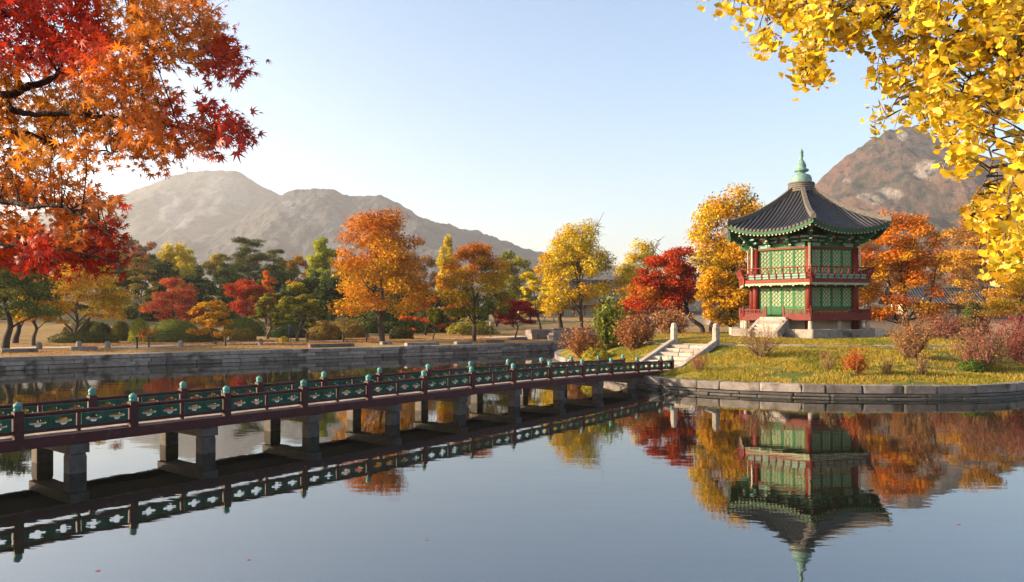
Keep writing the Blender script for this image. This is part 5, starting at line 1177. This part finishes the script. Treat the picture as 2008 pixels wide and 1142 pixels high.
# ------------------------------------------------------------------ buildings beyond the pond
def hanok(label, X, Y, rz, L, Dp, wallh, roofh, over, zb, tiles=True):
    root = empty('hanok_hall', (X, Y, zb), rz); tag(root, label, 'building')
    mb = MB(); mb.box((0, 0, .2), (L+.8, Dp+.8, .5)); mb.build('plinth', M['stone'], root)
    mb = MB(); mb.box((0, 0, .45+wallh/2), (L-.1, Dp-.1, wallh)); mb.build('wall', M['plaster'], root)
    nb = max(3, round(L/2.6)); mb = MB(); mb.box((0, 0, 0), (.24, .24, wallh)); cm = mb.mesh('column'); cm.materials.append(M['wood'])
    mb = MB(); mb.box((0, 0, 0), (L/nb-.5, .08, wallh*.62)); dm = mb.mesh('door_panel'); dm.materials.append(M['paper'])
    mb = MB(); mb.box((0, 0, 0), (L/nb-.24, .10, .16)); em = mb.mesh('lintel'); em.materials.append(M['wood'])
    fm = MB(); w_ = L/nb-.5; h_ = wallh*.62
    for k in range(5): fm.box((-w_/2+w_*k/4, 0, 0), (.06, .04, h_))
    for k in range(4): fm.box((0, 0, -h_/2+h_*k/3), (w_, .03, .06))
    fmm = fm.mesh('door_frame'); fmm.materials.append(M['wood'])
    for k in range(nb+1):
        for s_ in (-1, 1): link('column', cm, None, root, (-L/2+L*k/nb, s_*Dp/2, .45+wallh/2))
    for k in range(nb):
        x = -L/2+L*(k+.5)/nb; o = link('door_panel', dm, None, root, (x, -Dp/2, .45+wallh*.40)); link('door_frame', fmm, None, o, (0, -.07, 0))
        for z in (.76, .96): link('lintel', em, None, root, (x, -Dp/2-.02, .45+wallh*z))
    # gabled, softly curved roof with tile rows
    zr = .45+wallh
    def rz_(y, x): t = 1-abs(y)/(Dp/2+over); return zr+roofh*(.72*t+.28*t*t)+.30*(abs(x)/(L/2+over))**3
    V = []; Fc = []; nx_, ny_ = 16, 12
    for i in range(nx_+1):
        for k in range(ny_+1): x = (-1+2*i/nx_)*(L/2+over); y = (-1+2*k/ny_)*(Dp/2+over); V.append((x, y, rz_(y, x)))
    for i in range(nx_):
        for k in range(ny_): a = i*(ny_+1)+k; Fc.append((a, a+1, a+ny_+2, a+ny_+1))
    V2 = [(x, y, z-.22) for x, y, z in V]; n = len(V)
    mb = MB(); mb.add(V, [f[::-1] for f in Fc]); mb.add(V2, Fc); ro = mb.build('roof', M['tile'], root, smooth_=True)
    mb = MB(); mb.bar((-L/2-over, 0, rz_(0, L/2+over)+.2), (-L/4, 0, rz_(0, L/4)+.2), .4, .5); mb.bar((-L/4, 0, rz_(0, L/4)+.2), (L/4, 0, rz_(0, L/4)+.2), .4, .5); mb.bar((L/4, 0, rz_(0, L/4)+.2), (L/2+over, 0, rz_(0, L/2+over)+.2), .4, .5); mb.build('ridge', M['ridge'], ro)
    if tiles:
        m_ = int((L+2*over)/.42)
        for i in range(m_):
            x = -L/2-over+(i+.5)*.42; mb = MB(); ys = [-(Dp/2+over)*(1-q/4) for q in range(5)]; mb.tube([(x, y, rz_(y, x)+.03) for y in ys], .10, 6); mb.build('tile_row', M['tile'], ro, smooth_=True)
    return root
gX = lambda x, d: (pX(x, d), d)
X, Y = gX(1862, 116); hanok('palace hall with grey tiled roof and paper doors behind the earthen wall', X, Y, R(-8), 15, 6, 2.6, 2.5, 1.4, fz(X, Y)+.6)
X, Y = gX(1185, 190); hanok('large grey roofed hall seen between the yellow tree and the red maple', X, Y, R(12), 16, 9, 3.2, 4.6, 2.0, fz(X, Y)+.6)
X, Y = gX(1090, 172); hanok('low dark hall behind the trunks of the yellow trees', X, Y, R(4), 17, 6, 2.2, 1.6, 1.0, fz(X, Y), False)
# earthen garden wall with tiled coping
def tiled_wall(label, p, q, hgt, m_='brickwall'):
    p, q = Vector(p), Vector(q); d = q-p; L = d.length; a = math.atan2(d.y, d.x); n_ = max(1, int(L/6)); root = empty('garden_wall', ((p+q)/2)); tag(root, label, 'wall')
    for i in range(n_):
        c = (-L/2+L*(i+.5)/n_); w = L/n_; X = (p+q)/2+d.normalized()*c; z = fz(X.x, X.y)-((p+q)/2).z; off = d.normalized()*c
        mb = MB(); mb.box((0, 0, hgt/2-.2), (w, .5, hgt+.4)); mb.build('wall_panel', M[m_], root, (off.x, off.y, z), a)
        mb = MB(); mb.add([(-w/2, -.62, 0), (w/2, -.62, 0), (w/2, .62, 0), (-w/2, .62, 0), (-w/2, 0, .42), (w/2, 0, .42)], [(3, 2, 1, 0), (0, 1, 5, 4), (2, 3, 4, 5), (0, 4, 3), (1, 2, 5)])
        mb.tube([(-w/2, 0, .45), (w/2, 0, .45)], .12, 6)
        k = -w/2+.15
        while k < w/2: mb.tube([(k, -.66, .02), (k, -.05, .42)], .085, 5); k += .36
        mb.build('tile_coping', M['tile'], root, (off.x, off.y, z+hgt), a, kind=None)
a, b = gX(1660, 104), gX(2140, 100); tiled_wall('sunlit earthen garden wall with dark tiled coping right of the pavilion', (*a, fz(*a)), (*b, fz(*b)), 2.05)
a, b = gX(1190, 140), gX(1440, 132); tiled_wall('pale garden wall glimpsed behind the red maple and tan twigs', (*a, fz(*a)), (*b, fz(*b)), 1.9, 'plaster')
# steps in the far bank beside the yellow trees
bs = empty('bank_steps', (0, 0, 0)); tag(bs, 'grey stone steps in the far bank right of the yellow trees', 'stairs')
for i in range(5):
    p = pxp(1122, 0, 80.5+i*.9); link('step', STONES[i % 7], None, bs, (p.x, p.y, .95+.22*i), R(30), (5.5, 1.2, .45))
p = pxp(1075, 0, 83); link('side_wall', STONES[2], None, bs, (p.x, p.y, 1.35), R(30), (5, 1.5, 1.2))

# ------------------------------------------------------------------ path furniture
def bollard(label, x, y, kind):
    d = 2.36*1500/(y-618); X = pX(x, d); z = fz(X, d); mb = MB()
    if kind == 'stone': mb.lathe([(.22, -.1), (.20, .42), (.15, .52), (.04, .55)], 10); m_ = M['stone']
    else: mb.lathe([(.07, -.1), (.07, .70), (.10, .72), (.10, .86), (.03, .92)], 8); m_ = M['black']
    o = mb.build('bollard', m_, None, (X, d, z), smooth_=False); tag(o, label, 'bollard', 'bollards along the far path')
for x, y, k, lab in [(77, 680, 'stone', 'squat stone bollard near the leaning dark trunks'), (155, 678, 'stone', 'squat stone bollard below the forked golden tree'), (211, 678, 'stone', 'squat stone bollard below the olive rounded bush'), (269, 678, 'b', 'black bollard below the bright yellow green bush'), (292, 677, 'b', 'black bollard below the orange leaved plant'),
                     (354, 676, 'stone', 'squat stone bollard below the dusky red maple'), (442, 674, 'b', 'black bollard beside the lone golden brown tree'), (511, 672, 'stone', 'squat stone bollard below the yellow green tree'), (603, 668, 'b', 'black bollard near the russet sprawling bush'), (673, 668, 'b', 'black bollard left of the stout orange trunk'), (719, 667, 'b', 'thin black bollard close to the stout orange trunk'), (1042, 657, 'b', 'black bollard beside the trunk of the slim yellow tree')]: bollard(lab, x, y, k)
d = 86; X = pX(962, d); lr = empty('garden_lamp', (X, d, fz(X, d))); tag(lr, 'short black garden lamp right of the orange and green tree', 'lamp')
mb = MB(); mb.tube([(0, 0, -.1), (0, 0, 1.35)], .06, 8); mb.build('lamp_post', M['black'], lr)
mb = MB(); mb.lathe([(.10, 1.33), (.16, 1.38), (.16, 1.6), (.20, 1.63), (.05, 1.78)], 8); mb.build('lamp_head', M['stone'], lr)

# ------------------------------------------------------------------ people (far off, small)
def person(label, X, Y, z, rz, top, legs, hgt=1.68, stride=.18, hairlong=False):
    s_ = hgt/1.70
    J = [(0, 0, .93), (0, 0, 1.12), (0, 0, 1.34), (0, 0, 1.47), (0, .02, 1.56), (0, .02, 1.66),
         (.17, 0, 1.38), (.23, -.06, 1.12), (.22, .10, .90), (-.17, 0, 1.38), (-.23, .06, 1.12), (-.22, -.02, .90),
         (.09, 0, .88), (.10, stride*.55, .48), (.10, stride*.6, .08), (.10, stride*.6+.13, .04), (-.09, 0, .88), (-.10, -stride*.3, .48), (-.10, -stride, .09), (-.10, -stride+.12, .04)]
    E = [(0, 1), (1, 2), (2, 3), (3, 4), (4, 5), (2, 6), (6, 7), (7, 8), (2, 9), (9, 10), (10, 11), (0, 12), (12, 13), (13, 14), (14, 15), (0, 16), (16, 17), (17, 18), (18, 19)]
    rad = [.14, .13, .15, .055, .085, .075, .07, .05, .035, .07, .05, .035, .085, .062, .042, .035, .085, .062, .042, .035]
    me = bpy.data.meshes.new('body'); me.from_pydata([tuple(c*s_ for c in p) for p in J], E, []); o = bpy.data.objects.new('body', me); col.objects.link(o)
    sk = o.modifiers.new('skin', 'SKIN'); 
    for v, r_ in zip(me.skin_vertices[0].data, rad): v.radius = (r_*s_, r_*s_*.8); v.use_root = False
    me.skin_vertices[0].data[0].use_root = True
    o.modifiers.new('sub', 'SUBSURF').levels = 1
    dg = bpy.context.evaluated_depsgraph_get(); m2 = bpy.data.meshes.new_from_object(o.evaluated_get(dg)); bpy.data.objects.remove(o)
    m2.materials.clear()
    for q in (cloth('trousers', legs), cloth('jacket', top), M['skin']): m2.materials.append(q)
    for p in m2.polygons:
        z_ = p.center.z/s_; p.material_index = 2 if z_ > 1.44 or (abs(p.center.x) > .19*s_ and z_ < .96 and z_ > .80) else 1 if z_ > .92 or (abs(p.center.x) > .19*s_ and z_ > .96) else 0; p.use_smooth = True
    root = empty('person', (X, Y, z), rz); tag(root, label, 'person'); link('body', m2, None, root)
    mb = MB(); mb.lathe([(.095, 1.60), (.11, 1.66), (.10, 1.73), (.05, 1.77), (.01, 1.78)] if not hairlong else [(.10, 1.42), (.11, 1.55), (.11, 1.66), (.10, 1.73), (.05, 1.77), (.01, 1.78)], 10, (0, -.015, 0)); mb.v = [tuple(c*s_ for c in v) for v in mb.v]; mb.build('hair', M['hair'], root, smooth_=True)
    return root
d = 73.5; X = pX(568, d); person('person in a blue jacket walking on the far path', X, d, fz(X, d)+.03, R(100), (.05, .08, .16), (.03, .03, .04))
d = 92; X = pX(1262, d); person('person in a bright red coat beyond the island', X, d, fz(X, d)+.0, R(20), (.42, .02, .02), (.04, .03, .03), 1.7, .05)
X = pX(1271, d+.6); person('person in dark red beside the one in a bright red coat', X, d+.6, fz(X, d+.6), R(-30), (.22, .02, .02), (.16, .02, .02), 1.64, .05, True)
d = 150; X = pX(1068, d); person('person in a white jacket before the low dark hall', X, d, fz(X, d), R(180), (.65, .65, .66), (.08, .09, .12))
X = pX(1086, d); person('person in a pale grey top before the low dark hall', X, d, fz(X, d), R(170), (.45, .44, .42), (.06, .06, .08))

# ------------------------------------------------------------------ grass tufts and fallen leaves
rng = np.random.default_rng(77); n = 90000
x = rng.uniform(6, 38, n*2); y = rng.uniform(31, 48, n*2); ok = in_poly(x, y, ISLE) & (poly_dist(x, y, ISLE) > .25) & (fbm(x*.8, y*.8, 3, 2) > .38)
x, y = x[ok][:n], y[ok][:n]; z = isle_z(x, y); n = len(x)
so_ = poly_dist(x, y, TERR); st = (np.abs((x-S0.x)*SN.x+(y-S0.y)*SN.y) < 1.5) & (((x-S0.x)*SD.x+(y-S0.y)*SD.y) < SL+.3) & (((x-S0.x)*SD.x+(y-S0.y)*SD.y) > -1); pv = np.hypot(x-PAV[0], y-PAV[1]) < 5.9
ok = ~st & ~pv & (so_ > .3); x, y, z = x[ok], y[ok], z[ok]; n = len(x)
BL = np.array([(-.5, 0, 0), (.5, 0, 0), (.15, .35, 1.0)]); a = rng.uniform(0, 2*PI, n); hg_ = rng.uniform(.05, .16, n); wd = rng.uniform(.02, .045, n)
V = np.zeros((n, 3, 3)); ca, sa = np.cos(a), np.sin(a)
for q in range(3): V[:, q, 0] = x+BL[q, 0]*wd*ca-BL[q, 1]*hg_*sa; V[:, q, 1] = y+BL[q, 0]*wd*sa+BL[q, 1]*hg_*ca; V[:, q, 2] = z-.01+BL[q, 2]*hg_
pal = np.array([(.38, .29, .04), (.25, .24, .035), (.48, .34, .07), (.15, .19, .03), (.42, .25, .05)]); g = fbm(x*.33, y*.33, 3, 31); k = np.clip((g*7+rng.normal(size=n)*1.0-1).astype(int), 0, 4); C = .75*pal[np.array([3, 1, 0, 0, 2])[k]]*(1+rng.normal(size=(n, 1))*.2)
tag(link('grass', np_mesh('grass', V.reshape(-1, 3), np.arange(n*3).reshape(-1, 3), np.clip(np.repeat(C, 3, 0), .01, .9)), M['leaf']), 'short golden green grass covering the slope of the island', 'grass', kind='stuff')
# leaf litter on the far bank
n = 26000; i = rng.integers(0, len(pc), n); P = np.array(pc)[i]+rng.normal(size=(n, 2))*np.array([5, 4]); dd = poly_dist(P[:, 0], P[:, 1], POND); ok = ~in_poly(P[:, 0], P[:, 1], POND) & (dd > .7) & (fbm(P[:, 0]*.15, P[:, 1]*.15, 3, 6) > .46); P = P[ok]; n = len(P)
pos = np.column_stack([P, far_z(P[:, 0], P[:, 1])+.035]); C = np.array([(.50, .17, .03), (.55, .30, .05), (.36, .12, .04), (.40, .22, .08)])[rng.integers(0, 4, n)]
V, F, C = scatter(LEAF_V, LEAF_F, pos, frames(rng.normal(size=(n, 3))*.25+np.array([0, 0, 1]), rng.normal(size=(n, 3))), rng.uniform(.10, .2, n), C)
tag(link('leaf_litter', np_mesh('leaf_litter', V, F, C), M['leaf']), 'fallen orange and brown leaves scattered along the far bank', 'leaf litter', kind='stuff')
n = 9000; x = rng.uniform(5, 37, n); y = rng.uniform(32, 68, n); ok = in_poly(x, y, ISLE) & (fbm(x*.22, y*.22, 3, 15) > .5) & (np.hypot(x-PAV[0], y-PAV[1]) > 6) & (poly_dist(x, y, ISLE) > .6); x, y = x[ok], y[ok]; n = len(x)
pos = np.column_stack([x, y, isle_z(x, y)+.05]); C = np.array([(.46, .15, .025), (.50, .27, .04), (.30, .10, .03), (.34, .18, .06)])[rng.integers(0, 4, n)]*.8
V, F, C = scatter(LEAF_V, LEAF_F, pos, frames(rng.normal(size=(n, 3))*.3+np.array([0, 0, 1]), rng.normal(size=(n, 3))), rng.uniform(.07, .15, n), C)
tag(link('leaf_litter', np_mesh('leaf_litter', V, F, C), M['leaf']), 'fallen brown and orange leaves drifted over the island lawn', 'leaf litter', kind='stuff')
fl = [np_mesh('fallen_leaf', *maple_tmpl(20+i)) for i in range(3)]
for me in fl: me.materials.append(M['leaf_obj'])
for i, (x, y) in enumerate([(490, 1098), (193, 1120), (838, 1059), (1880, 1029), (1833, 887), (1830, 853), (598, 915), (388, 965), (318, 975)]):
    d = HC*1500/(y-618); o = link('floating_leaf', fl[i % 3], None, None, (pX(x, d), d, .006), rg.uniform(0, 6), (.12, .12, .08)); o.color = (*[(.40, .12, .03), (.45, .05, .03), (.45, .25, .06)][i % 3], 1)
    tag(o, 'single fallen leaf floating on the open water', 'leaf', 'leaves floating on the pond')

# ------------------------------------------------------------------ haze
hz = bpy.data.materials.new('haze_air'); hz.use_nodes = True; N = hz.node_tree.nodes; N.remove(N['Principled BSDF']); pvn = N.new('ShaderNodeVolumePrincipled')
pvn.inputs['Density'].default_value = .00017; pvn.inputs['Color'].default_value = (.97, .97, .97, 1); pvn.inputs['Anisotropy'].default_value = .5
hz.node_tree.links.new(pvn.outputs[0], N['Material Output'].inputs['Volume'])
mb = MB(); mb.box((0, 1000, 226), (12400, 12400, 458)); tag(mb.build('haze', hz), 'thin pale autumn haze over the whole valley', 'haze', kind='stuff')
